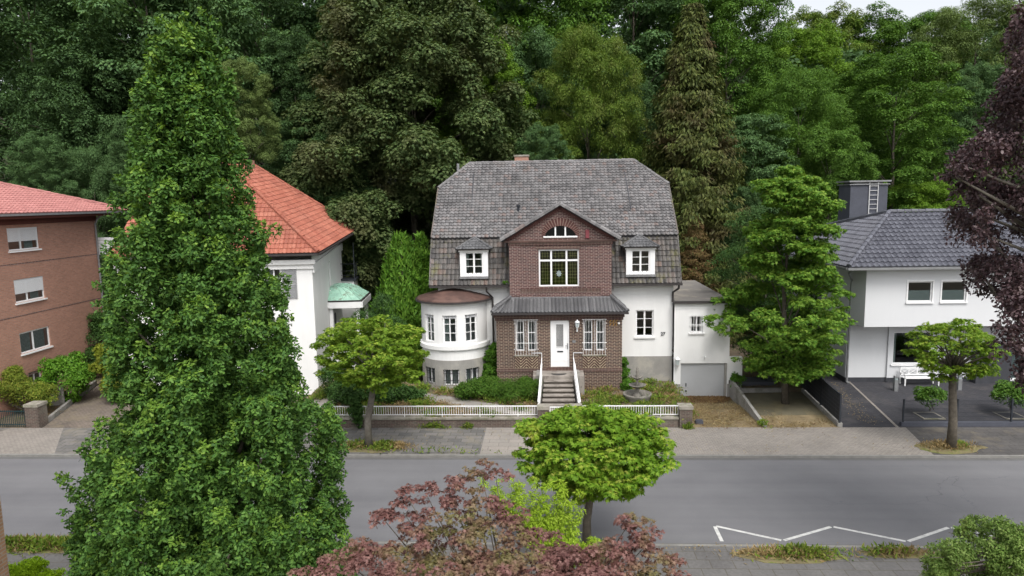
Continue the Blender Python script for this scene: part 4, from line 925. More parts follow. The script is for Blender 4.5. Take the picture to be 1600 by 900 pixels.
mb = MB(); mb.bar(A + Vector((-.08, -.07, -.08)), E1 + Vector((0, -.07, -.08)), .14, .12); mb.bar(A + Vector((-.07, 0, -.08)), Bk + Vector((-.07, 0, -.08)), .14, .12); mb.build('gutter', M['zinc'], mh)
mb = MB(); mb.tube([A + Vector((.2, .1, -.15)), A + Vector((.2, .4, -.35)), (17.3, 39.3, 6.3), (17.3, 39.36, 6.0), (17.3, 39.36, .45), (17.3, 39.1, .35)], .06, 8); mb.build('downpipe', M['zinc'], mh)
mb = MB(); mb.box(W1, OY + .0, 7.15, XE, 56, 7.2); mb.box(A.x + .05, A.y + .05, 7.08, 39, 38.0, 7.12); mb.build('soffit', M['plaster2'], mh)
mb = MB(); mb.box(20.15, 46.6, 7.3, 22.55, 48.4, 11.75); ch = mb.build('chimney', M['slategrey'], rf)
mb = MB(); mb.box(20.05, 46.5, 11.75, 22.65, 48.5, 11.81); mb.box(20.4, 46.8, 11.81, 22.3, 48.2, 11.93); mb.box(20.0, 46.45, 11.93, 22.7, 48.55, 12.03); mb.build('chimney_cap', M['zinc'], ch)
mb = MB()
for x in (21.35, 21.9): mb.box(x - .025, 46.52, 9.0, x + .025, 46.57, 11.95)
for i in range(9): z = 9.25 + i * .3; mb.box(21.35, 46.53, z, 21.9, 46.56, z + .035)
mb.build('ladder', pm('aluminium', (.5, .5, .5), .4, .05, 3, fine=0), ch)

# ------------------------------------------------------------------ red roofed house
rh = thing('red_roofed_house', 'white house with red clay hipped roof and green copper porch', 'house', (-19, 44, 0))
al = rad(6.5); C0 = (-13.45, 38.5)
fr = rot_front(C0, al)                                   # u runs to the right along the front (negative = left)
LEN = 10.7
ex, ey = Vector((math.cos(al), math.sin(al), 0)), Vector((-math.sin(al), math.cos(al), 0))
C3 = Vector((*C0, 0))
sd = lambda u, z, d: C3 + ey * u - ex * d + Vector((0, 0, z))
mb = MB(); DP = 9.3
wall(mb, fr, -LEN, 0, 0, 7.9, [(-2.62, -1.78, 5.8, 7.55), (-7.6, -6.4, 5.8, 7.5), (-2.9, -1.6, 1.6, 3.4), (-8, -6.6, 1.6, 3.4)], .14)
wall(mb, sd, 0, DP, 0, 8.3, [(4.6, 5.2, 5.6, 8.0)], .16)
wall(mb, lambda u, z, d: C3 - ex * LEN + ey * u + Vector((0, 0, z)), 0, DP, 0, 8.0); wall(mb, lambda u, z, d: C3 + ey * DP + ex * u + Vector((0, 0, z)), -LEN, 0, 0, 8.3)
for z0, z1, p in ((7.45, 7.9, .1), (7.72, 7.98, .22)):
    mb.fbox(fr, -LEN - p, p, z0, z1, -p, -.003)
q = [C3 + ex * .02 + Vector((0, 0, 7.45)), C3 + ey * DP + ex * .02 + Vector((0, 0, 8.1))]
mb.bar(q[0] + ex * .05, q[1] + ex * .05, .1, .5)
mb.build('wall', M['plaster'], rh)
eA = at(497, 395, 38.05); eB = at(560, 357, 48.6); Rg = at(303, 203, 43.6); eL = eA - ex * (LEN + .9); Rl = Rg - ex * .5
eBl = eB - ex * (LEN + .9)
mb = MB()
roof_plane(mb, [eL, eA, Rg, Rl], .24, .34, 0, 1, amp=.03)
roof_plane(mb, [eA, eB, Rg], .24, .34, 0, 1, amp=.028)
slab(mb, [eBl, eB, Rg, Rl], .1, 1); slab(mb, [eL, eBl, Rl], .1, 1)
rf = mb.build('roof', [M['tilered'], M['dark']], rh)
mb = MB(); ridge(mb, eA + up, Rg + up, .12, .36); ridge(mb, eB + up, Rg + up, .1, .36); ridge(mb, Rl + up, Rg + up, .12, .36); mb.build('ridge_tile', M['tilered'], rf)
cp = at(391, 250, 44.0); mb = MB(); mb.box(cp.x - .6, cp.y, cp.z - 2.0, cp.x + .02, cp.y + .6, cp.z); mb.build('chimney', M['brickred'], rf)
mb = MB(); mb.bar(eL + Vector((0, -.06, -.09)), eA + Vector((0, -.06, -.09)), .13, .1); mb.bar(eA + ex * .06 - Vector((0, 0, .09)), eB + ex * .06 - Vector((0, 0, .09)), .13, .1); mb.build('gutter', M['gutter'], rh)
for a, b, c, d in ((-2.62, -1.78, 5.8, 7.55), (-7.6, -6.4, 5.8, 7.5), (-2.9, -1.6, 1.6, 3.4), (-8, -6.6, 1.6, 3.4)): window(rh, fr, a, b, c, d, .08, cols=(.5,), rows=(.66,), fw=.08, mw=.08, curtain=((.1, .4),))
window(rh, sd, 4.6, 5.2, 5.6, 8.0, .1, cols=(.5,), fw=.06, sill=.1, sillm='white')
for u in (-1.72, -3.55, -6.3, -8.45):
    mb = MB(); mb.fbox(fr, u, u + .07, 5.75, 7.62, -.06, -.01); mb.fbox(fr, u + .75, u + .82, 5.75, 7.62, -.06, -.01)
    for z in (5.75, 6.65, 7.55): mb.fbox(fr, u + .07, u + .75, z, z + .08, -.058, -.012)
    for i in range(19):
        z = 5.85 + i * .092
        if 6.57 < z < 6.72: continue
        mb.hexa([fr(u + .07, z, -.05), fr(u + .75, z, -.05), fr(u + .75, z + .02, -.05), fr(u + .07, z + .02, -.05), fr(u + .07, z + .06, -.02), fr(u + .75, z + .06, -.02), fr(u + .75, z + .08, -.02), fr(u + .07, z + .08, -.02)])
    mb.build('shutter', M['shutter'], rh)
# copper porch on its side
PC = C3 + ey * 4.0
pq = lambda a, b, z: PC + ex * a + ey * b + Vector((0, 0, z))
mb = MB(); ring = lambda k, z: [pq(a, b, z) for a, b in ((-.0, -.1 + k * 1.4), (2.05 - k * 1.7, -.1 + k * 1.4), (2.05 - k * 1.7, 3.6 - k * 1.4), (-.0, 3.6 - k * 1.4))]
lev = [(0, 5.0), (.16, 5.2), (.36, 5.48), (.62, 5.72), (.9, 5.8)]
for (k0, z0), (k1, z1) in zip(lev, lev[1:]):
    r0, r1 = ring(k0, z0), ring(k1, z1)
    for i in range(3): mb.poly([r0[i], r0[i + 1], r1[i + 1], r1[i]])
mb.poly(ring(.9, 5.8)); prf = mb.build('porch_roof', M['copper'], rh)
mb = MB()
for (k0, z0), (k1, z1) in zip(lev, lev[1:]):
    r0, r1 = ring(k0, z0 + .02), ring(k1, z1 + .02)
    for i in range(3):
        for t in (0, .25, .5, .75):
            mb.bar(r0[i].lerp(r0[i + 1], t), r1[i].lerp(r1[i + 1], t), .03, .03)
mb.build('standing_seam', M['copper'], prf)
mb = MB()
r = ring(-.03, 5.0)
for i in range(3): mb.bar(r[i] - Vector((0, 0, .05)), r[i + 1] - Vector((0, 0, .05)), .1, .09, 1); mb.bar(r[i] - Vector((0, 0, .3)), r[i + 1] - Vector((0, 0, .3)), .16, .38)
for a, b in ((1.85, .1), (1.85, 3.4), (.15, .1)): p = pq(a, b, 1.6); mb.bar(p, p + Vector((0, 0, 3.2)), .22, .22)
mb.hexa([pq(0, 0, 0), pq(2, 0, 0), pq(2, 3.5, 0), pq(0, 3.5, 0), pq(0, 0, 1.7), pq(2, 0, 1.7), pq(2, 3.5, 1.7), pq(0, 3.5, 1.7)])
mb.build('porch', [M['white'], M['gutter']], rh)
mb = MB(); mb.hexa([pq(.02, 1.0, 1.7), pq(.06, 1.0, 1.7), pq(.06, 2.0, 1.7), pq(.02, 2.0, 1.7), pq(.02, 1.0, 3.9), pq(.06, 1.0, 3.9), pq(.06, 2.0, 3.9), pq(.02, 2.0, 3.9)]); mb.build('side_door', M['slategrey'], rh)
# balcony at the back corner
bq = lambda a, b, z: C3 + ey * (DP - .6 + b) + ex * a + Vector((0, 0, z))
mb = MB(); mb.hexa([bq(0, 0, 0), bq(.9, 0, 0), bq(.9, 1.6, 0), bq(0, 1.6, 0), bq(0, 0, 5.7), bq(.9, 0, 5.7), bq(.9, 1.6, 5.7), bq(0, 1.6, 5.7)]); mb.build('back_bay', M['plaster'], rh)
mb = MB(); mb.hexa([bq(0, -.1, 5.7), bq(1.05, -.1, 5.7), bq(1.05, 1.7, 5.7), bq(0, 1.7, 5.7), bq(0, -.1, 5.85), bq(1.05, -.1, 5.85), bq(1.05, 1.7, 5.85), bq(0, 1.7, 5.85)])
for b in (0, .8, 1.6): mb.bar(bq(.95, b, 5.85), bq(.95, b, 8.4 if b == 0 else 6.9), .06, .06)
for z in (6.1, 6.4, 6.9): mb.bar(bq(.95, 0, z), bq(.95, 1.6, z), .03, .03); mb.bar(bq(0, 0, z), bq(.95, 0, z), .03, .03)
mb.build('balcony', M['darkmetal'], rh)

# ------------------------------------------------------------------ brick apartment house
AX = -29.0
ah = thing('apartment_house', 'three-storey red-brown brick apartment house with pale red tiled roof', 'house', (AX - 6, 38, 0))
fs = side(AX); YA, YZ = 30.0, 42.9
def wq(a, b): p, q = at_x(*a, AX), at_x(*b, AX); return (p.y, q.y, q.z, p.z)
ws = [wq((10, 357), (62, 388)), wq((21, 438), (71, 465)), wq((30, 521), (80, 540))]
cw = wq((44, 583), (66, 596))
mb = MB(); wall(mb, fs, YA, YZ, 0, 10.85, ws + [cw], .12)
mb.poly([(AX - 14, YA, 0), (AX, YA, 0), (AX, YA, 10.85), (AX - 14, YA, 10.85)]); mb.poly([(AX - 14, YZ, 0), (AX, YZ, 0), (AX, YZ, 10.85), (AX - 14, YZ, 10.85)])
mb.build('wall', M['brickred'], ah)
mb = MB()
for z in (ws[1][2] + .0 + 2.1, ws[2][2] + 2.1, 1.9): mb.box(AX + .003, YA, z, AX + .012, YZ, z + .06)
mb.build('band_course', M['brick'], ah)
for i, h in enumerate(ws):
    window(ah, fs, *h, .06, cols=(.42,) if i < 2 else (.45,), fw=.08, mw=.09, sill=.06, sillm='white', blind=(.6, .62, 0)[i] or None, curtain=((.05, .42), (.5, .9)) if i == 2 else ((.6, .9),))
window(ah, fs, *cw, .06, cols=(.5,), fw=.05, name='cellar_window')
mb = MB(); ov = .75; c1 = Vector((AX + ov, YZ + 2.4, 10.9)); c0 = Vector((AX + ov, 22, 10.9)); dd = 7.0
r1 = c1 + Vector((-dd, -dd, dd * .36)); r0 = Vector((r1.x, 22, r1.z))
roof_plane(mb, [c0, c1, r1, r0], .3, .36, 0, 1, amp=.035, step=.03, t=.12)
roof_plane(mb, [c1, c1 + Vector((-2 * dd, 0, 0)), r1], .3, .36, 0, 1, amp=.03, t=.12, ppt=3)
rf = mb.build('roof', [M['tilepink'], M['dark']], ah)
mb = MB(); ridge(mb, c1 + up, r1 + up, .12, .4); mb.build('ridge_tile', M['tilepink'], rf)
mb = MB(); mb.box(AX - .02, 22, 10.62, AX + ov - .02, YZ + 1.5, 10.78); mb.box(AX + .004, 22, 10.3, AX + .06, YZ, 10.62); mb.build('soffit', pm('redbrown_board', (.13, .045, .035), .7, .1, 3), ah)
mb = MB(); mb.bar(c0 + Vector((.07, 0, -.07)), c1 + Vector((.07, 0, -.07)), .13, .11); mb.tube([(AX + ov, YZ - .2, 10.75), (AX + .3, YZ - .2, 10.5), (AX + .09, YZ - .2, 10.1), (AX + .09, YZ - .2, .5)], .06, 8); mb.build('gutter', M['zinc'], ah)
mb = MB(); mb.box(AX - 1.5, YZ + .02, 8.1, AX + 1.35, YZ + 2.2, 8.25); 
for i in range(5): mb.box(AX - 1.5, YZ + .02, 8.28 + i * .19, AX + 1.37, YZ + .05, 8.45 + i * .19); mb.box(AX + 1.34, YZ + .05, 8.28 + i * .19, AX + 1.37, YZ + 2.2, 8.45 + i * .19)
mb.build('balcony', M['plaster2'], ah)
# garden screen and bin beside the round hedge
mb = MB(); p = gp(92, 632, .25); mb.box(p.x - .45, p.y - .03, .2, p.x + .35, p.y + .03, 1.35); tag(mb.build('concrete_screen', M['concrete']), 'short concrete screen beside the clipped round bush', 'screen')
wbn = thing('waste_bin', 'wheeled bin with blue lid half hidden behind the bushes', 'bin', (p.x - .8, p.y + .3, .2))
mb = MB(); mb.box(p.x - 1.05, p.y + .1, .2, p.x - .5, p.y + .7, 1.45); mb.build('body', M['darkmetal'], wbn); mb = MB(); mb.box(p.x - 1.1, p.y + .05, 1.45, p.x - .45, p.y + .75, 1.55); mb.build('lid', M['bluelid'], wbn)
# brick building whose corner just enters the frame
nb = thing('near_brick_house', 'tan brick house corner at the lower left edge', 'house', (-14, 11, 0))
ncp = at(0, 775, 13.0)
mb = MB(); wall(mb, front(13.0), ncp.x - 6, ncp.x, 0, 8.5); wall(mb, side(ncp.x), 6, 13.0, 0, 8.5); wall(mb, sidew(ncp.x - 6), 6, 13, 0, 8.5); wall(mb, front(6), ncp.x - 6, ncp.x, 0, 8.5); mb.build('wall', M['bricktan'], nb)
mb = MB(); slab(mb, [(ncp.x - 6.2, 5.8, 8.5), (ncp.x + .2, 5.8, 8.5), (ncp.x + .2, 9.5, 10), (ncp.x - 6.2, 9.5, 10)], .1); slab(mb, [(ncp.x - 6.2, 13.2, 8.5), (ncp.x + .2, 13.2, 8.5), (ncp.x + .2, 9.5, 10), (ncp.x - 6.2, 9.5, 10)], .1); mb.build('roof', M['tilered'], nb)
# ------------------------------------------------------------------ foliage
RNG = np.random.default_rng(11)
def unit(a): return a / np.maximum(np.linalg.norm(a, axis=1, keepdims=True), 1e-6)
def star():
    pr = [(-115, .5), (-82, .27), (-52, .8), (-26, .42), (0, 1.), (26, .42), (52, .8), (82, .27), (115, .5)]
    v = [(0, 0, 0)] + [(.12 + r * math.cos(rad(a)), r * math.sin(rad(a)), -.16 * r * r) for a, r in pr]
    return np.array(v)
TM = {
 'maple': star(),
 'lance': np.array([(0, 0, 0), (.4, .15, -.03), (1, 0, -.12), (.4, -.15, -.03)]),
 'needle': np.array([(0, 0, 0), (.4, .1, -.02), (1, 0, -.1), (.4, -.1, -.02)]),
 'diamond': np.array([(0, 0, 0), (.45, .3, -.08), (1, 0, -.1), (.45, -.3, -.08)]),
 'leaf': np.array([(0, 0, 0), (.25, .2, -.05), (.6, .24, -.07), (1, 0, -.14), (.6, -.24, -.07), (.25, -.2, -.05)]),
 'oak': np.array([(0, 0, 0), (.3, .2, -.05), (.45, .13, -.05), (.7, .27, -.08), (1, .06, -.14), (1, -.06, -.14), (.7, -.27, -.08), (.45, -.13, -.05), (.3, -.2, -.05)]),
}
def leafmesh(name, P, Nn, T, S, tm, mat, young=None):  # young: paler second material and the mask of leaves that take it
    t = TM[tm]; k = len(t); n = len(P)
    Nn = unit(Nn); T = unit(T - Nn * (T * Nn).sum(1, keepdims=True)); B = np.cross(Nn, T)
    V = P[:, None, :] + S[:, None, None] * (t[None, :, 0, None] * T[:, None, :] + t[None, :, 1, None] * B[:, None, :] + t[None, :, 2, None] * Nn[:, None, :])
    me = bpy.data.meshes.new(name); me.vertices.add(n * k); me.vertices.foreach_set('co', V.astype('f').ravel())
    me.loops.add(n * k); me.loops.foreach_set('vertex_index', np.arange(n * k, dtype='i'))
    me.polygons.add(n); me.polygons.foreach_set('loop_start', np.arange(0, n * k, k, dtype='i'))
    me.materials.append(mat)
    if young is not None: me.materials.append(young[0]); me.polygons.foreach_set('material_index', young[1].astype('i'))
    me.update(calc_edges=True)
    return me
TIP = [None]; IDX = [None]
def shell(C, R, dens, size, up=.5, outw=.7, jit=.5, keep=.25, droop=.35, fill=.25, rng=RNG):
    """leaves on the outer shells of many small ellipsoid tufts: C (m,3) centres, R (m,3) radii, dens leaves per square metre"""
    C, R = np.asarray(C, float), np.asarray(R, float)
    area = 4 * np.pi * ((R[:, 0] * R[:, 1]) ** 1.6 / 3 + (R[:, 0] * R[:, 2]) ** 1.6 / 3 + (R[:, 1] * R[:, 2]) ** 1.6 / 3) ** (1 / 1.6)
    cnt = np.maximum(3, (area * dens).astype(int)); idx = np.repeat(np.arange(len(C)), cnt); n = len(idx)
    u = unit(rng.normal(size=(n, 3)))
    flip = (u[:, 2] < -.2) & (rng.random(n) > keep); u[flip, 2] *= -1
    rr = 1 - fill * rng.random(n) ** 1.5 + .1 * rng.normal(size=n)
    P = C[idx] + u * R[idx] * rr[:, None]
    Nn = unit(u / R[idx]) * outw + np.array([0, 0, up]) + jit * rng.normal(size=(n, 3))
    T = u * np.array([1, 1, .5]) - np.array([0, 0, droop]) + .6 * rng.normal(size=(n, 3))
    IDX[0] = idx; S = size * rng.uniform(.7, 1.25, n); TIP[0] = (u[:, 2] + .25 * rng.normal(size=n)) * np.where(rr > .85, 1, .3)
    return P, Nn, T, S
def tufts(C, R, k, rel=(.3, .48), flat=.75, below=.35, rng=RNG):
    """split each lobe into k sub-tufts sitting on its shell"""
    C, R = np.asarray(C, float), np.asarray(R, float); m = len(C); idx = np.repeat(np.arange(m), k); n = len(idx)
    u = unit(rng.normal(size=(n, 3))); f = (u[:, 2] < 0) & (rng.random(n) > below); u[f, 2] *= -1
    c = C[idx] + u * R[idx] * rng.uniform(.55, 1.0, n)[:, None]
    r = R[idx].mean(1, keepdims=True) * rng.uniform(*rel, n)[:, None] * np.array([1, 1, flat])
    return c, r
def limbs(mb, base, top, r0, lobes, n, seed, zmin=.25, sides=5):
    rr = random.Random(seed); base, top = Vector(base), Vector(top)
    H = top.z - base.z; path = []; k = 7
    for i in range(k + 1):
        t = i / k; p = base.lerp(top, t); p += Vector((rr.uniform(-1, 1), rr.uniform(-1, 1), 0)) * .012 * H * (t > 0) * (t < 1); path.append(p)
    mb.tube(path, [r0 * (1.25 if i == 0 else (1 - .85 * i / k)) for i in range(k + 1)], max(7, sides + 2))
    ls = list(lobes); rr.shuffle(ls)
    for c in ls[:n]:
        c = Vector(c); t = min(.9, max(zmin, (c.z - base.z) / H - rr.uniform(.1, .25))); a = base.lerp(top, t); j = t * k; i = min(k - 1, int(j)); a = path[i].lerp(path[i + 1], j - i)
        m = a.lerp(c, .5) + Vector((0, 0, (c - a).length * .08)); r = r0 * (1 - .8 * t) * .42
        mb.tube([a, m, c], [r, r * .6, r * .2], sides)
def tree_obj(name, label, cat, loc, crown_me, trunk_mb, bark, group=None):
    t = thing(name, label, cat, loc, group)
    c = bpy.data.objects.new('crown', crown_me); COL.objects.link(c); c.parent = t
    if trunk_mb is not None:
        o = trunk_mb.build('trunk', bark, None, True); o.parent = t
    return t
def broad_lobes(H, W, n, seed, z0=.15, sharp=.5, lobe=(.11, .17), flat=.72):
    r = np.random.default_rng(seed); C, R = [], []
    for i in range(n):
        t = (i + .5) / n; t = t ** .9
        prof = math.sqrt(max(.02, 1 - abs((t - sharp) / (1.04 - sharp if t > sharp else sharp + .25)) ** 2.3))
        a = i * 2.39996 + r.normal() * .4; ro = W / 2 * prof * (.72 + .3 * r.random()); s = W * r.uniform(*lobe) * (1 - .25 * t)
        if r.random() < .25: ro *= .6
        C.append((math.cos(a) * max(0, ro - s * .4), math.sin(a) * max(0, ro - s * .4), H * (z0 + (1 - z0) * t) - s * .5)); R.append((s, s, s * flat))
    return np.array(C), np.array(R)
def make_broad(seed, H, W, n, leaf, dens, mat, tm='diamond', k=9, rel=(.42, .6), flat=.7, droop=.35, z0=.15, sharp=.5, lobe=(.11, .17), bark='bark', up=.75, trunk_r=None):
    C, R = broad_lobes(H, W, n, seed, z0, sharp, lobe, flat)
    r = np.random.default_rng(seed + 5); c, q = tufts(C, R, k, rng=r, flat=flat, rel=rel)
    P, Nn, T, S = shell(c, q, dens, leaf, droop=droop, up=up, rng=r, jit=.3, fill=.14)
    me = leafmesh('crown', P, Nn, T, S, tm, mat)
    mb = MB(); limbs(mb, (0, 0, -.3), (0, 0, H * .86), trunk_r or W * .028, C, 26, seed)
    return me, mb
PROTO = {}
def proto(key, me, mb, H, W, bark):
    PROTO[key] = (me, mb.build('trunk', M[bark], None, True).data, H, W)
    for o in list(COL.objects):
        if o.name.startswith('trunk') and o.parent is None: bpy.data.objects.remove(o)
proto('round', *make_broad(1, 20, 15, 125, .21, 34, L['f_mid'], k=8, lobe=(.09, .14)), 20, 15, 'bark')
proto('tall', *make_broad(2, 24, 14, 130, .21, 34, L['f_mid'], z0=.05, k=8, lobe=(.09, .14)), 24, 14, 'bark')
proto('layered', *make_broad(3, 20, 15, 105, .24, 30, L['f_dark'], flat=.42, droop=.5, lobe=(.1, .17), up=.8, k=10), 20, 15, 'bark')
proto('drooping', *make_broad(4, 21, 13, 130, .2, 38, L['f_lime'], tm='lance', droop=1.3, flat=.85, z0=.02, sharp=.45, lobe=(.09, .15), k=9), 21, 13, 'bark')
proto('big', *make_broad(5, 22, 17, 230, .165, 46, L['f_brown'], tm='maple', z0=.03, sharp=.42, lobe=(.085, .125), flat=.85, k=8), 22, 17, 'bark')
def make_spruce(seed, H, Rb, mat, dens=1.0):
    r = np.random.default_rng(seed); P, Nn, T, S = [], [], [], []; mb = MB()
    mb.tube([(0, 0, -.3), (0, 0, H * .5), (0, 0, H)], [Rb * .07, Rb * .045, .02], 7)
    z = H * .04
    while z < H * .99:
        t = z / H; Lb = Rb * ((1 - t) ** .75) + .15
        for b in range(11):
            a = r.uniform(0, 2 * np.pi); l = Lb * r.uniform(.6, 1.15); d = np.array([math.cos(a), math.sin(a)])
            n = int((20 + 75 * l) * dens); s = r.random(n) ** .6
            zz = z - .38 * l * s + .25 * l * s ** 3
            sw = .16 + .22 * l * (s * (1 - s)) * 2
            off = r.normal(size=n) * sw * .7
            p = np.stack([d[0] * l * s - d[1] * off, d[1] * l * s + d[0] * off, zz - np.abs(r.normal(size=n)) * .28 * min(1, l)], 1)
            P.append(p); Nn.append(np.stack([np.full(n, d[0]), np.full(n, d[1]), np.full(n, .35)], 1) + r.normal(size=(n, 3)) * .5)
            T.append(np.stack([d[0] * .5 - d[1] * off * 1.5, d[1] * .5 + d[0] * off * 1.5, np.full(n, -.9)], 1) + r.normal(size=(n, 3)) * .3); S.append(r.uniform(.16, .32, n))
            if l > .8 and b < 3: mb.tube([(0, 0, z), (d[0] * l * .5, d[1] * l * .5, z - .14 * l), (d[0] * l * .9, d[1] * l * .9, z - .2 * l)], [.035 * l * .5 + .01, .02, .008], 4, cap=False)
        z += H * .0115
    return leafmesh('crown', *map(np.concatenate, (P, Nn, T, S)), 'lance', mat), mb
proto('spruce', *make_spruce(6, 20, 4.2, L['spruce']), 20, 4.2 * 2, 'bark')
def place(key, name, label, px, hw, ytop, Y, mat, rot, group=None, cat='tree', zb=None, dz=0):
    me, tk, H, W = PROTO[key]
    top = at(px, ytop, Y); base = hill(top.x, Y) - .2 if zb is None else zb
    wd = (at(px + hw, 300, Y) - at(px - hw, 300, Y)).length
    t = thing(name, label, cat, (top.x, Y, base), group); t.rotation_euler.z = rot
    s = wd / W; h = top.z - base; sz = h / (H * 1.03); cz = min(sz, s * 1.3) if key != 'spruce' else sz
    c = bpy.data.objects.new('crown', me); COL.objects.link(c); c.parent = t; c.scale = (s, s, cz); c.location.z = h - cz * H * 1.03
    if c.material_slots: c.material_slots[0].link = 'OBJECT'; c.material_slots[0].material = L[mat]
    k = bpy.data.objects.new('trunk', tk); COL.objects.link(k); k.parent = t; k.scale = (s * .8, s * .8, sz * .93)
    return t
G = 'trees of the wood behind the houses'
for a in (
 ('tall', 'broadleaf_tree', 'tall dark green tree at the far left edge of the wood', 30, 160, -120, 62, 'f_dark', 0),
 ('layered', 'broadleaf_tree', 'dark tree with layered branches behind the columnar oak, above the brick house', 215, 165, -140, 68, 'f_blue', 1),
 ('layered', 'broadleaf_tree', 'dark layered tree above the red roofed house', 400, 140, -130, 64, 'f_blue', 2.2),
 ('tall', 'broadleaf_tree', 'very dark slim tree between red roof and brownish sycamore', 455, 65, 40, 58, 'f_dark', 4.0),
 ('big', 'sycamore_tree', 'huge brownish green sycamore behind the left end of the grey roof', 635, 185, -60, 57, 'f_brown', .6),
 ('round', 'broadleaf_tree', 'fresh green tree just right of the brownish sycamore', 752, 84, 52, 61, 'f_bright', .3),
 ('round', 'broadleaf_tree', 'dark green tree above the villa chimney at the top of the picture', 800, 150, -140, 74, 'f_mid', 1.7),
 ('drooping', 'lime_tree', 'light green lime tree with hanging blossom behind the villa roof', 918, 98, 32, 59, 'f_lime', 0),
 ('round', 'broadleaf_tree', 'pale green rounded tree left of the lime tree', 838, 85, 45, 66, 'f_blue', 3),
 ('layered', 'broadleaf_tree', 'dark spreading tree behind the lime tree and the spruce', 990, 130, -120, 78, 'f_blue', 5),
 ('round', 'broadleaf_tree', 'low bushy green tree peeking over the villa ridge beside the chimney', 850, 45, 190, 54, 'f_blue', 2),
 ('round', 'broadleaf_tree', 'dark green tree just right of the tall brown spruce', 1140, 95, -60, 72, 'f_mid', 4.4),
 ('layered', 'broadleaf_tree', 'grey-green tree with pale leaf clusters below the brown spruce', 1180, 85, 165, 58, 'f_blue', 3.4),
 ('drooping', 'broadleaf_tree', 'soft mid green tree behind the street-side maple', 1250, 100, 98, 62, 'f_mid', 2),
 ('round', 'broadleaf_tree', 'bright yellow-green treetop high up the slope', 1262, 80, 32, 80, 'f_bright', 1.2),
 ('tall', 'broadleaf_tree', 'broad green tree above the modern house chimney', 1405, 115, 66, 64, 'f_mid', 5.2),
 ('round', 'broadleaf_tree', 'pale round treetop under the open sky', 1285, 92, 6, 92, 'f_lime', .9),
 ('tall', 'broadleaf_tree', 'dark treetop against the open sky', 1370, 90, 8, 92, 'f_mid', 2.8),
 ('round', 'broadleaf_tree', 'dark treetop further up the slope beside the pale trees', 1450, 80, 16, 96, 'f_mid', 3.8),
 ('drooping', 'broadleaf_tree', 'large pale green tree behind the copper beech', 1530, 105, -12, 84, 'f_pale', 3),
 ('round', 'broadleaf_tree', 'cool green tree between the modern roof and the copper beech', 1530, 55, 95, 72, 'f_blue', .2),
 ('round', 'broadleaf_tree', 'small bright green tree directly behind the anthracite roof', 1440, 75, 280, 60, 'f_bright', 4, ),
 ('round', 'broadleaf_tree', 'small grey-green tree behind the pale red roof at the left', 62, 45, 205, 50, 'f_blue', 2.6),
 ('drooping', 'broadleaf_tree', 'loose mid green tree above the pale red roof', 140, 68, 222, 52, 'f_blue', 1),
 ('round', 'broadleaf_tree', 'slim pale green tree touching the left side of the columnar oak', 205, 38, 180, 51, 'f_blue', 5),
 ('round', 'broadleaf_tree', 'lighter green tree showing behind the right side of the columnar oak', 378, 48, 90, 50, 'f_pale', 3.3),
 ('layered', 'broadleaf_tree', 'dark low tree between red roof and thuja columns', 545, 70, 265, 53, 'f_dark', 3.9),
 ('round', 'broadleaf_tree', 'dark low tree behind the flat garage roof', 1150, 50, 285, 52, 'f_dark', .5),
 ('round', 'broadleaf_tree', 'rounded green tree above the modern roof, left of its chimney', 1300, 80, 190, 57, 'f_mid', 1.9),
 ('round', 'broadleaf_tree', 'shaded green tree just below the bright treetop on the slope', 1330, 90, 110, 74, 'f_mid', 4.9),
 ('layered', 'broadleaf_tree', 'dark tree low behind the red roof ridge', 480, 80, 170, 55, 'f_blue', 5.1),
 ('round', 'broadleaf_tree', 'dark green tree in the shade left of the columnar oak', 120, 110, 80, 58, 'f_dark', 1.3),
 ('round', 'broadleaf_tree', 'dark green tree in the gap between lime tree and spruce', 985, 70, 120, 62, 'f_dark', 2.4),
): place(a[0], a[1], a[2], *a[3:], group=G)
sp = place('spruce', 'spruce_tree', 'tall brownish spruce with hanging twigs beside the villa gable', 1082, 138, -22, 53, 'spruce', 0)
place('spruce', 'spruce_tree', 'short browned conifer drooping behind the flat garage roof', 1085, 75, 325, 49.5, 'deadspruce', 2)
# the rest of the wood: one far mass nobody could count
rr = np.random.default_rng(33); C, R = [], []
for i in range(240):
    y = rr.uniform(76, 150); x = rr.uniform(-105, 115) * (y / 110); hz = hill(x, y)
    s_ = at(1340, 42, y); lim = s_.z - 1.5 - .5 * abs(y - 150) / 75 if x > at(1130, 60, y).x and x < at(1500, 60, y).x else 1e9
    h = rr.uniform(16, 26) + (14 if x < 25 else 0); h = min(h, lim - hz)
    if h < 4: continue
    m = 13; t = rr.random(m); a = rr.uniform(0, 6.3, m); ro = 5 * np.sin(np.pi * (t * .8 + .15)) ** .6
    C.append(np.stack([x + np.cos(a) * ro, y + np.sin(a) * ro, hz + h * (.25 + .7 * t) - 1], 1)); R.append(np.tile(rr.uniform(1.6, 2.5, (m, 1)), (1, 3)) * np.array([1, 1, .7]))
c_, r_ = np.concatenate(C), np.concatenate(R)
me = leafmesh('woodland', *shell(c_, r_, 3.0, .75, rng=rr), 'diamond', L['f_dark']); tag(link('woodland', me), kind='stuff')
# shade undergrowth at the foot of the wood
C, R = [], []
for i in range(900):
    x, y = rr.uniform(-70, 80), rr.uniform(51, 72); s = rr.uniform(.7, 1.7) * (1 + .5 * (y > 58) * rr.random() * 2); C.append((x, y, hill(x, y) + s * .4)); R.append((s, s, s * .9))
me = leafmesh('undergrowth', *shell(C, R, 7, .32, rng=rr), 'diamond', L['darkshrub']); tag(link('undergrowth', me), kind='stuff')

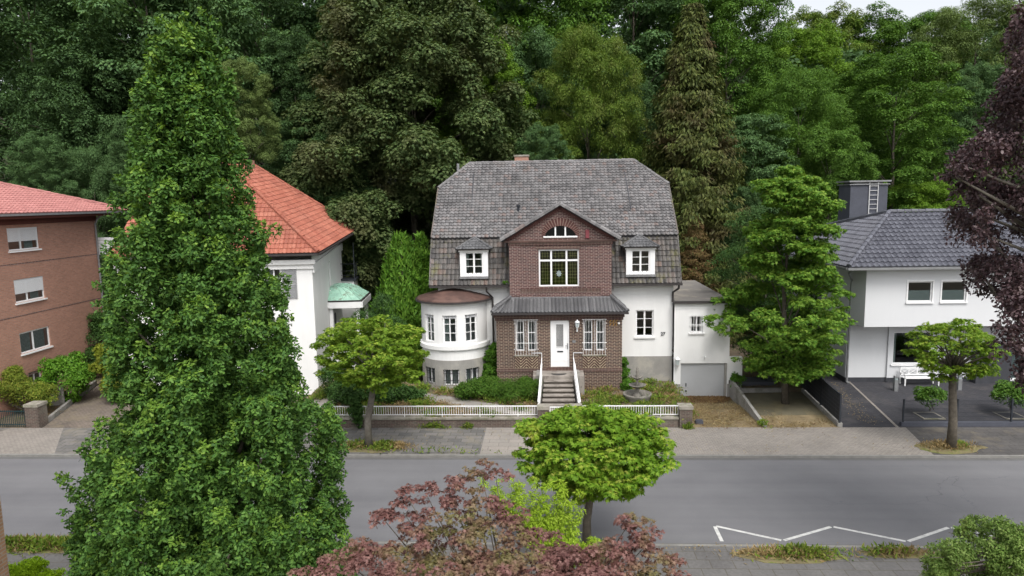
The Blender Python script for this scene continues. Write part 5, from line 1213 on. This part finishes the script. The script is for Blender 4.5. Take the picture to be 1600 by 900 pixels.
# ---- shrubs
def shrub(name, label, lobes, size, dens, mat, tm='leaf', k=10, cat='shrub', group=None, stems=True, flat=.8, up=.5, rel=(.3, .48), droop=.3):
    C = [l[:3] for l in lobes]; R = [l[3:] for l in lobes]; r = np.random.default_rng(abs(hash(label)) % 99991 if False else sum(map(ord, label)))
    c, q = tufts(C, R, k, rng=r, flat=flat, rel=rel)
    c = np.concatenate([c, C]); q = np.concatenate([q, np.array(R) * .8])
    P, Nn, T, S = shell(c, q, dens, size, rng=r, up=up, droop=droop); b = lobes[0]; base = Vector((b[0], b[1], b[2] - b[5]))
    loc = np.array(base)
    me = leafmesh('crown', P - loc, Nn, T, S, tm, mat)
    mb = None
    if stems:
        mb = MB()
        for l in lobes:
            for i in range(3): mb.tube([Vector((r.normal() * .08, r.normal() * .08, -.1)), Vector((l[0], l[1], l[2])) - base + Vector(r.normal(size=3) * .2)], [.03, .008], 5)
    return tree_obj(name, label, cat, base, me, mb, M['bark'], group)
gp3 = lambda px, py, z: gp(px, py, z)
shrub('shrub', 'rounded low green shrub with browned base beside the round bay', [(-3.75, 35.2, 1.25, 1.0, .8, .65), (-4.45, 35.1, 1.05, .6, .55, .45), (-3.2, 35.3, 1.2, .7, .7, .6)], .085, 330, L['shrub'], k=14)
shrub('shrub', 'larger arching green shrub left of the entrance steps', [(-1.7, 34.9, 1.25, 1.2, .85, .75), (-.85, 35.0, 1.15, .75, .7, .6), (-2.5, 35.0, 1.1, .7, .7, .5)], .09, 330, L['shrub'], tm='lance', k=16, droop=.8)
shrub('ivy', 'ivy climbing the left corner of the brick porch', [(-3.05, 37.4, 2.2, .32, .35, 1.2), (-3.25, 37.2, 1.3, .5, .45, .7)], .11, 320, L['ivy'], tm='maple', cat='climber')
shrub('ivy', 'ivy climbing the right corner of the brick porch', [(4.15, 36.7, 1.6, .22, .4, .9), (4.3, 36.3, 1.0, .4, .5, .4)], .1, 320, L['ivy'], tm='maple', cat='climber')
shrub('moss_tuft', 'small green tuft growing on the mansard roof beside the brick gable', [(-2.25, 37.52, 6.62, .26, .15, .14)], .06, 500, L['ivy'], k=6, cat='plant', stems=False)
shrub('hedge_bush', 'clipped round glossy green bush beside the old driveway', [tuple(at(106, 592, 36.4)) + (1.5, 1.3, 1.45)], .14, 200, L['hedge'], k=40, rel=(.16, .26), flat=.9)
shrub('rhododendron', 'sprawling yellow-green rhododendron before the brick house', [(-27.9, 34.2, 1.3, 1.1, .9, .9), (-28.9, 34.4, 1.5, 1.1, 1, 1.1), (-27.0, 34.4, 1.1, .75, .7, .7), (-30.2, 34.2, 1.5, 1.2, 1, 1.2)], .13, 200, L['rhodo'], tm='lance', k=14)
shrub('yellow_shrub', 'yellow-green shrub between driveway and columnar oak', [tuple(at(172, 575, 36.6)) + (.75, .8, .8), tuple(at(165, 555, 37)) + (.6, .6, .6), tuple(at(182, 605, 36)) + (.9, .8, .9)], .12, 190, L['yellowbush'], tm='maple', k=12)
shrub('dark_shrub', 'dark evergreen bush against the far end of the brick house wall', [tuple(at(152, 530, 41.5)) + (.9, .9, 1.0), tuple(at(160, 505, 42)) + (.7, .8, .9), tuple(at(150, 560, 41)) + (1, .9, .9)], .13, 150, L['darkshrub'], k=12)
shrub('dark_shrub', 'dark evergreen bush behind the left street maple and railing', [tuple(at(550, 615, 34.3)) + (1.1, .8, .9), tuple(at(600, 618, 34.6)) + (1.2, .8, .8), tuple(at(525, 600, 35)) + (.9, .8, 1.1), tuple(at(640, 622, 34.8)) + (.8, .7, .5)], .12, 190, L['darkshrub'], k=14)
shrub('hanging_ivy', 'ivy hanging over the railing behind the street maple trunk', [tuple(at(556, 645, 32.1)) + (.42, .2, .5), tuple(at(548, 622, 32.4)) + (.6, .4, .45), tuple(at(560, 660, 32.05)) + (.22, .12, .4)], .1, 330, L['darkshrub'], tm='maple', cat='climber', k=10)
shrub('young_tree', 'loose grey-green young tree between the copper porch and the thujas', [tuple(at(600, 478, 38)) + (.8, .8, .8), tuple(at(580, 500, 38)) + (.9, .8, .8), tuple(at(610, 520, 38)) + (1, .8, 1), tuple(at(590, 545, 38)) + (1.2, 1, 1.2)], .15, 90, L['dullmaple'], tm='lance', k=10, cat='tree')
shrub('ball_shrub', 'round evergreen ball in a square bed beside the bench', [(18.9, 33.75, 1.1, .68, .62, .52)], .11, 260, L['ball'], k=26, rel=(.22, .36))
shrub('ball_shrub', 'round evergreen ball in the square bed below the copper beech', [(22.8, 33.75, 1.2, .95, .8, .6)], .11, 260, L['ball'], k=26, rel=(.22, .36))
shrub('corner_plant', 'small green plant at the corner of the garage retaining wall', [(10.45, 37.3, 1.05, .38, .35, .4)], .11, 260, L['ivy'], k=8, cat='plant')
rq = random.Random(77); lob = []
for i in range(60):
    px, py = rq.uniform(1452, 1700), rq.uniform(822, 915); edge = 1452 + abs(870 - py) * .35; topy = 838 - 18 * math.sin((px - 1450) / 60.) - (8 if px > 1500 else -12)
    if px < edge or py < topy: continue
    s = rq.uniform(.16, .4); lob.append(tuple(at(px, py, rq.uniform(15.2, 17.2))) + (s, s, s * rq.uniform(.85, 1.2)))
shrub('cotoneaster', 'loose pale green shrub covering the lower right corner', lob, .066, 330, L['privet'], k=16, flat=1.1, rel=(.2, .4))
shrub('bright_hedge', 'bright yellow-green clipped hedge at the lower left corner', [tuple(at(50, 905, 17)) + (.55, .5, .5), tuple(at(25, 905, 16.8)) + (.5, .5, .5), tuple(at(-20, 910, 16.8)) + (.6, .5, .5), tuple(at(75, 912, 17.2)) + (.4, .45, .42)], .05, 1100, L['brighthedge'], k=24, rel=(.2, .34), cat='hedge', tm='diamond')
# ---- thujas
def thuja(label, px, ytop, ybot, Y, hw, seed):
    r = np.random.default_rng(seed); t, b = at(px, ytop, Y), at(px, ybot, Y); b.z = .3; H = t.z - b.z; W = hw / F * Y
    n = 14000; tt = 1 - np.sqrt(1 - r.random(n) * .995); a = r.uniform(0, 2 * np.pi, n); lump = 1 + .16 * np.sin(a * 5 + tt * 9) * np.sin(tt * 31 + a * 2)
    ro = W * np.minimum(1, (1 - tt) ** .75 * 1.2) * np.minimum(1, .75 + tt * 2) * lump * (1 - .3 * r.random(n) ** 2)
    P = np.stack([np.cos(a) * ro, np.sin(a) * ro, tt * H], 1); o = np.stack([np.cos(a), np.sin(a), np.zeros(n)], 1)
    me = leafmesh('crown', P, o + r.normal(size=(n, 3)) * .5, o * .5 + np.array([0, 0, 1.]) + r.normal(size=(n, 3)) * .3, r.uniform(.25, .45, n), 'lance', L['thuja'])
    mb = MB(); mb.tube([(0, 0, -.2), (0, 0, H * .9)], [.12, .02], 6)
    tree_obj('thuja', label, 'conifer', (t.x, Y, b.z), me, mb, M['bark'])
thuja('bright green pointed thuja nearer the copper porch', 626, 350, 540, 42, 58, 1); thuja('taller green thuja close to the villa gable', 656, 352, 510, 44, 30, 2); thuja('slim dark green thuja half behind the villa roof edge', 668, 385, 500, 43.5, 20, 3)

# ---- street maples with clipped round heads
def globe(label, base, C0, Rx, Rz, mat, seed, n=60, leaf=.16, gap=None, lean=(0, 0), tr=.13, dens=95, bark='bark', k=7, fork=False):
    r = np.random.default_rng(seed); C, R = [], []
    for i in range(n):
        z = 1 - 2 * (i + .5) / n; a = i * 2.39996; q = math.sqrt(1 - z * z); s = r.uniform(.3, .46) * Rx / 2.2
        k_ = r.uniform(.66, 1.1)
        p = (C0[0] + Rx * q * math.cos(a) * k_, C0[1] + Rx * q * math.sin(a) * k_, C0[2] + Rz * z * k_)
        if gap and (Vector(p) - Vector(gap[:3])).length < gap[3]: continue
        C.append(p); R.append((s * 1.25, s * 1.25, s * .75))
    c, q = tufts(C, R, k, rng=r, flat=.5, rel=(.32, .52)); b = Vector(base); loc = np.array(b)
    P, Nn, T, S = shell(c, q, dens, leaf, up=.7, droop=.5, jit=.4, fill=.18, rng=r)
    me = leafmesh('crown', P - loc, Nn, T, S, 'maple', mat, (L['young'], (TIP[0] > .7) & (np.sin(P[:, 0] * 3.1 + P[:, 2] * 2.3) + np.sin(P[:, 1] * 2.7 + seed) > -.2)))  # upward-facing outer leaves get the paler colour, in patches
    mb = MB(); top = Vector((C0[0] + lean[0], C0[1], C0[2] - Rz * .55)) - b
    mb.tube([(0, 0, -.1), (.0, 0, top.z * .35), top * .75 + Vector((lean[0] * .2, 0, 0)), top], [tr * 1.3, tr, tr * .9, tr * .8], 9)
    rr_ = random.Random(seed)
    for p in rr_.sample(C, min(22, len(C))):
        e = Vector(p) - b; m = top.lerp(e, .5) + Vector((rr_.uniform(-.15, .15), rr_.uniform(-.15, .15), .1)); mb.tube([top * .97, m, e], [tr * .42, tr * .25, .012], 5)
    tree_obj('street_maple', label, 'tree', b, me, mb, M[bark], 'clipped maples along the street')
globe('dense bright green globe maple on the near pavement', (1.2, 20.55, .1), (1.36, 20.3, 3.5), 2.08, 1.22, L['globe'], 21, n=110, k=9, leaf=.118, dens=135)
globe('open-headed yellow-green maple with grey trunk before the bay', (-8.15, 29.55, .1), (-7.75, 29.5, 4.42), 2.15, 1.5, L['street'], 22, n=110, gap=(-8.6, 27.6, 4.45, .8), bark='barkgrey', tr=.15, leaf=.118, dens=135)
globe('lopsided yellow-green maple before the mesh fence', (17.55, 29.5, .1), (17.4, 29.5, 4.4), 1.62, 1.3, L['street'], 23, n=76, tr=.17, gap=(17.2, 28.0, 3.7, .9), leaf=.118, dens=135)
# ---- the maple between villa and modern house, and the fine-leaved tree behind it
def outline_tree(name, label, Y, rows, base, mat, seed, leaf, dens, tm, n, lobe, k=8, flat=.6, depth=1.0, bark='bark', cat='tree', tr=.2, droop=.5, up=.6, nl=22, group=None, young=None):
    """rows: (pixel y, left x, right x) of the silhouette, turned into a crown with real depth"""
    r = np.random.default_rng(seed); C, R = [], []
    Z = []
    for y, a, b in rows:
        p, q = at(a, y, Y), at(b, y, Y); Z.append((p.z / 2 + q.z / 2, (p.x + q.x) / 2, (q.x - p.x) / 2))
    Z.sort(); z_, x_, w_ = map(np.array, zip(*Z)); wt = np.cumsum(w_ ** .8); 
    for i in range(n):
        z = np.interp(r.random() * wt[-1], wt, z_) if i % 2 else r.uniform(z_[0], z_[-1]); cx, hw = np.interp(z, z_, x_), np.interp(z, z_, w_)
        a = i * 2.39996 + r.normal() * .3; s = min(r.uniform(*lobe), max(.18, hw * .8)); ro = max(0, hw - s * .75) * (r.uniform(.75, 1.05) if r.random() < .8 else r.uniform(.2, .7))
        C.append((cx + math.cos(a) * ro, Y + math.sin(a) * ro * depth, z)); R.append((s, s, s * flat))
    b = Vector(base); loc = np.array(b); c, q = tufts(C, R, k, rng=r, flat=flat)
    me = leafmesh('crown', *[v - loc if i == 0 else v for i, v in enumerate(shell(c, q, dens, leaf, up=up, droop=droop, rng=r))], tm, mat, (young, TIP[0] > .6) if young else None)
    mb = MB(); top = Vector((x_[-1], Y, z_[-1])) - b; limbs(mb, (0, 0, -.1), top * .95, tr, [Vector(p) - b for p in C], nl, seed, .15)
    return tree_obj(name, label, cat, b, me, mb, M[bark], group)
outline_tree('maple_tree', 'spreading fresh green maple between flat garage and modern house', 35.6,
 [(262, 1222, 1240), (285, 1185, 1285), (320, 1170, 1310), (360, 1165, 1310), (400, 1160, 1305), (440, 1175, 1310), (480, 1110, 1335), (510, 1105, 1335), (545, 1135, 1315), (580, 1160, 1295)], (12.6, 35.8, .2), L['maple'], 31, .135, 88, 'maple', 190, (.5, 1.05), k=9, flat=.52, young=L['mapletip'], droop=.7, tr=.17, up=.8)
outline_tree('broadleaf_tree', 'fine-leaved green tree just behind the maple, over the flat garage roof', 40.5,
 [(335, 1160, 1200), (370, 1120, 1240), (410, 1108, 1250), (450, 1110, 1250), (490, 1125, 1250), (530, 1150, 1260), (570, 1150, 1280)], (13.3, 40.5, .5), L['dullmaple'], 32, .17, 55, 'lance', 70, (.6, 1.0), flat=.8, droop=.7, tr=.18)
outline_tree('broadleaf_tree', 'dark shaded tree filling the gap beside the modern house', 45,
 [(400, 1220, 1290), (440, 1200, 1310), (500, 1200, 1310), (560, 1210, 1300)], (17.0, 45.5, .5), L['darkshrub'], 33, .2, 30, 'diamond', 40, (.8, 1.2), flat=.8)
# ---- the big columnar oak in front
OY_ = 16.0
rows = [(66, 308, 316), (80, 278, 332), (85, 240, 350), (130, 226, 362), (180, 208, 378), (240, 205, 388), (290, 198, 392), (340, 182, 412), (400, 168, 420), (450, 168, 444), (500, 180, 462), (550, 190, 486), (600, 186, 505), (650, 174, 520), (690, 132, 534), (740, 132, 554), (790, 140, 564), (840, 144, 564), (880, 138, 548), (940, 138, 540)]
r = np.random.default_rng(41); Z = []
for y, a, b in rows:
    p, q = at(a, y, OY_), at(b, y, OY_); Z.append((p.z / 2 + q.z / 2, (p.x + q.x) / 2, (q.x - p.x) / 2))
Z.sort(); z_, x_, w_ = map(np.array, zip(*Z)); w_ = np.maximum(w_ - np.where(z_ > 8, .16, .34), .06); C, R = [], []
n = 235; wt = np.cumsum(np.concatenate([[0], np.diff(z_) * (w_[1:] + w_[:-1]) / 2]))
for i in range(n):
    z = np.interp((i + .5) / n * wt[-1], wt, z_); cx, hw = np.interp(z, z_, x_), np.interp(z, z_, w_); a = i * 2.39996 + r.normal() * .25
    s = min(r.uniform(.26, .5), max(.1, hw * .6)); ro = max(0, hw - s * .4) * r.uniform(.74, 1.1)
    C.append((cx + math.cos(a) * ro, OY_ + math.sin(a) * ro * .9, z - .25)); R.append((s, s, s * r.uniform(1.9, 3.0)))
for i in range(230):
    z = np.interp(r.random() * wt[-1], wt, z_); cx, hw = np.interp(z, z_, x_), np.interp(z, z_, w_); a = r.uniform(0, 6.3); ro = hw * r.uniform(.05, .56); C.append((cx + math.cos(a) * ro, OY_ + math.sin(a) * ro, z)); R.append((.45, .45, .8))
for px, py in ((312, 62), (313, 80), (288, 96), (332, 100), (262, 116), (245, 136), (350, 140)):
    p = at(px, py, OY_); C.append((p.x, p.y, p.z - .1)); R.append((.15, .15, .45))
for px, py, s in ((150, 855, .38), (125, 862, .24), (175, 875, .45)): p = at(px, py, 15.2); C.append(tuple(p)); R.append((s, s, s * .6))
base = Vector((x_[0] + .1, OY_, .05)); loc = np.array(base)
K_ = 18; c, q = tufts(C, R, K_, rel=(.15, .24), flat=1.35, below=.8, rng=r)
rel_ = np.repeat(np.array(C)[:, 2], K_); rel_ = (c[:, 2] - rel_) / np.repeat(np.array(R)[:, 2], K_)
P, Nn, T, S = shell(c, q, 250, .105, up=.4, outw=.75, jit=.4, keep=.5, droop=-.5, fill=.2, rng=r)
me = leafmesh('crown', P - loc, Nn, T, S, 'oak', L['oak'], (L['oakpale'], TIP[0] * .5 + rel_[IDX[0]] * .8 > .72))  # paler colour on leaves high in their plume
mb = MB(); limbs(mb, (0, 0, -.1), Vector((x_[-1], OY_, z_[-1] - .5)) - base, .24, [Vector(p) - base for p in C], 60, 5, .05)
tree_obj('columnar_oak', 'tall dense columnar oak standing in front of the street', 'tree', base, me, mb, M['bark'])
# ---- purple maple in front
lob = []
for px, py, Y, rx, rz in ((752, 735, 12.6, .32, .2), (775, 745, 12.6, .3, .16), (735, 760, 12.5, .35, .22), (700, 762, 12.4, .4, .22), (665, 770, 12.3, .3, .2), (720, 800, 12.2, .55, .3), (680, 808, 12, .5, .3), (630, 800, 12, .42, .22), (600, 812, 11.9, .36, .16),
 (635, 775, 12.1, .25, .18), (760, 800, 12.1, .45, .28), (798, 806, 12, .38, .2), (775, 830, 11.8, .6, .3), (720, 845, 11.6, .7, .35), (660, 845, 11.6, .5, .3), (835, 842, 11.9, .42, .2), (880, 862, 11.8, .35, .18), (860, 876, 11.5, .5, .25), (810, 870, 11.3, .7, .3), (915, 880, 11.5, .4, .2),
 (985, 815, 12, .26, .22), (1000, 830, 11.9, .4, .2), (968, 855, 11.8, .34, .2), (1010, 850, 11.7, .4, .25), (945, 875, 11.4, .5, .3), (1015, 880, 11.4, .5, .3), (1045, 895, 11.3, .4, .25), (575, 862, 11.6, .5, .2), (540, 878, 11.4, .5, .2), (600, 885, 11.2, .6, .25), (500, 892, 11.2, .5, .16), (555, 905, 11, .8, .25), (650, 895, 11, .6, .25), (720, 895, 11, .7, .3), (800, 905, 10.8, .8, .3), (890, 905, 10.9, .8, .3), (980, 910, 10.9, .8, .3), (640, 925, 10.6, 1, .3), (780, 935, 10.5, 1.2, .3), (930, 935, 10.5, 1.2, .3), (700, 870, 12.4, .8, .4), (850, 890, 12.4, .8, .4), (950, 900, 12.3, .7, .4)):
    lob.append(tuple(at(px, py, Y)) + (rx, rx * .9, rz))
r = np.random.default_rng(52); C, R = [l[:3] for l in lob], [l[3:] for l in lob]
c, q = tufts(C, R, 13, rel=(.2, .36), flat=.42, rng=r); base = Vector((-.55, 11.6, .05)); loc = np.array(base)
P, Nn, T, S = shell(c, q, 330, .064, up=.8, droop=.4, jit=.5, rng=r)
me = leafmesh('crown', P - loc, Nn, T, S, 'maple', L['purple'])
mb = MB()
for i, p in enumerate(C):
    e = Vector(p) - base; m = Vector((e.x * .35, e.y * .35, e.z * .62)); mb.tube([Vector((0, 0, -.1)), Vector((e.x * .06, 0, e.z * .25)), m, e], [.1, .06, .03, .006], 5)
tree_obj('purple_maple', 'reddish purple Japanese maple spreading in the foreground', 'tree', base, me, mb, M['bark'])
# ---- yellow-green feathery shrub behind it
rf_ = random.Random(9); lob = []
for px, py in ((752, 748), (775, 752), (792, 748), (812, 758), (832, 750), (852, 756), (872, 752), (886, 764), (903, 775), (912, 800), (905, 830), (935, 846), (925, 865), (790, 795), (770, 775), (830, 790), (870, 795), (850, 775), (860, 830), (885, 850), (815, 815)):
    a, b = at(862, 890, 14.6), at(px, py, 14.6 + rf_.uniform(-.5, .5))
    for i in range(9):
        t = .3 + .7 * i / 8; q_ = a.lerp(b, t); s = (.2 - .1 * t) * rf_.uniform(.7, 1.3); q_.z += .25 * t * (1 - t) + rf_.uniform(-.05, .05); q_.x += rf_.uniform(-.09, .09); lob.append((q_.x, q_.y, q_.z, s, s, s * .8))
shrub('feathery_shrub', 'feathery yellow-green shrub between purple maple and globe maple', lob, .08, 420, L['lime'], tm='lance', k=5, flat=.8, rel=(.3, .6), droop=.6, stems=False)
# ---- copper beech: a hanging curtain from the right
r = np.random.default_rng(61); rows = [(-60, 1585), (40, 1580), (100, 1568), (160, 1552), (200, 1530), (235, 1478), (300, 1474), (340, 1480), (365, 1470), (400, 1492), (420, 1500), (450, 1540), (500, 1552), (560, 1578), (600, 1588), (625, 1600)]
ry, rx = map(np.array, zip(*rows)); C, R = [], []
for i in range(470):
    py = r.uniform(-60, 640); xl = np.interp(py, ry, rx) - 2; px = xl + 14 + (r.random() ** 1.15) * (1850 - xl); Y = r.uniform(16.5, 21)
    if px > 1760 and r.random() < .4: continue
    p = at(px, py, Y); s = r.uniform(.22, .42); C.append(tuple(p)); R.append((s, s, s * r.uniform(.9, 1.8)))
base = Vector((14.6, 19.3, .05)); loc = np.array(base)
c, q = tufts(C, R, 9, rel=(.28, .45), flat=1.1, below=.6, rng=r)
P, Nn, T, S = shell(c, q, 120, .105, up=.3, droop=.9, jit=.6, keep=.6, rng=r)
me = leafmesh('crown', P - loc, Nn, T, S, 'leaf', L['beech'])
mb = MB(); limbs(mb, (0, 0, -.1), (0.3, 0, 16.5), .38, [Vector(p) - base for p in C], 70, 8, .3)
tree_obj('copper_beech', 'dark purple copper beech hanging in from the right edge', 'tree', base, me, mb, M['barkgrey'])
# ---- weeds, dry grass, fallen leaves
def scatter(name, spots, size, mat, tm='lance', up=1.0, seed=1, height=.25):
    r = np.random.default_rng(seed); P = []
    for x, y, z, rx, ry, n in spots:
        a = r.normal(size=(n, 2)) * .5; P.append(np.stack([x + a[:, 0] * rx, y + a[:, 1] * ry, np.full(n, z) + r.random(n) * height * np.exp(-(a ** 2).sum(1))], 1))
    P = np.concatenate(P); n = len(P)
    if up > .5: T = np.array([0, 0, up]) + r.normal(size=(n, 3)) * .7; Nn = r.normal(size=(n, 3)) + np.array([0, -.3, .6])
    else: T = r.normal(size=(n, 3)); Nn = np.array([0, 0, 1.]) + r.normal(size=(n, 3)) * .25
    me = leafmesh(name, P, Nn, T, size * r.uniform(.6, 1.3, n), tm, mat); return tag(link(name, me), kind='stuff')
rw = random.Random(5); sp_, dr_ = [], []
for i in range(150):
    x, y = rw.uniform(-12.5, -.9), rw.uniform(32.6, 36.8)
    onpath = any(abs(x - (a[0] + b[0]) / 2) < abs(b[0] - a[0]) / 2 + .1 and abs(y - (a[1] + (b[1] - a[1]) * (x - a[0]) / (b[0] - a[0]))) < .55 for a, b in zip(pp, pp[1:]))
    if onpath: continue
    (sp_ if rw.random() < .55 else dr_).append((x, y, gz(x, y), .5, .4, 130))
for i in range(90):
    x, y = rw.uniform(1.9, 6.9), rw.uniform(32.6, 37.6)
    if abs(x - fx) < .8 and abs(y - fy) < .8: continue
    (sp_ if rw.random() < .55 else dr_).append((x, y, gz(x, y), .55, .45, 150))
for x, y, z, a, b, n in ((-7.4, 29.5, .12, .55, .45, 700), (-8.6, 29.6, .12, .9, .4, 400), (7.8, 20.3, .12, 1.2, .3, 700), (-17, 20.4, .12, 3.2, .35, 2600), (17.9, 29.6, .12, .4, .3, 200), (-5.6, 32.15, .1, .7, .1, 250), (-3.9, 32.12, .1, .3, .1, 120), (6.75, 32.05, .1, .3, .12, 200), (10.4, 32.4, .15, .2, .3, 130), (-4.6, 28.8, .11, 2.5, .08, 120), (-1.4, 33.4, .6, .4, .3, 300), (1.2, 20.35, .1, .6, .3, 300), (10.5, 20.4, .12, .9, .25, 250)): sp_.append((x, y, z, a, b, n))
for x, y, z, a, b, n in ((-6.9, 29.5, .12, .8, .4, 600), (-8.8, 29.6, .12, 1.0, .4, 500), (17.4, 29.6, .12, 1.2, .5, 700), (7.2, 20.3, .12, 1.5, .35, 800), (10.8, 20.4, .12, 1, .25, 400), (-17, 20.5, .12, 3, .4, 1800), (-7.2, 20.2, .12, 1.8, .4, 600)): dr_.append((x, y, z, a, b, n))
scatter('weeds', sp_, .17, L['weed'], 'lance', 1, 2, .3); scatter('dry_grass', dr_, .17, L['dry'], 'needle', 1, 3, .22)
lv = [(rw.uniform(7.2, 10.0), rw.uniform(36.3, 37.7), .05, .6, .4, 330) for i in range(26)] + [(rw.uniform(7.2, 13.8), rw.uniform(32.3, 36), .13, .8, .6, 40) for i in range(40)] + [(rw.uniform(11, 14), rw.uniform(38, 42), .55, .8, .8, 60) for i in range(20)] + [(rw.uniform(-26.5, -27.4), rw.uniform(33, 36.5), .26, .5, .5, 60) for i in range(10)] + [(rw.uniform(2, 6.8), rw.uniform(33, 37), .7, 1, .6, 60) for i in range(20)]
lv2 = [(rw.uniform(7.2, 13.8), rw.uniform(32.4, 36), .12, .9, .6, 190) for i in range(70)] + [(rw.uniform(-12, -1), rw.uniform(32.7, 36), .68, 1, .6, 50) for i in range(30)] + [(15.5 + (y - 32) * .12, y, .15 + .03 * (y - 32), .5, .6, 25) for y in np.linspace(33, 39, 12)] + [(rw.uniform(-12, 18), rw.uniform(28.9, 32), .13, 1.2, .4, 8) for i in range(60)] + [(rw.uniform(4, 16), 20.8, .1, 1, .25, 12) for i in range(14)]
scatter('dry_leaves', lv2, .07, L['fall2'], 'leaf', 0, 6, .03)
scatter('fallen_leaves', lv, .075, L['fall'], 'leaf', 0, 4, .04)
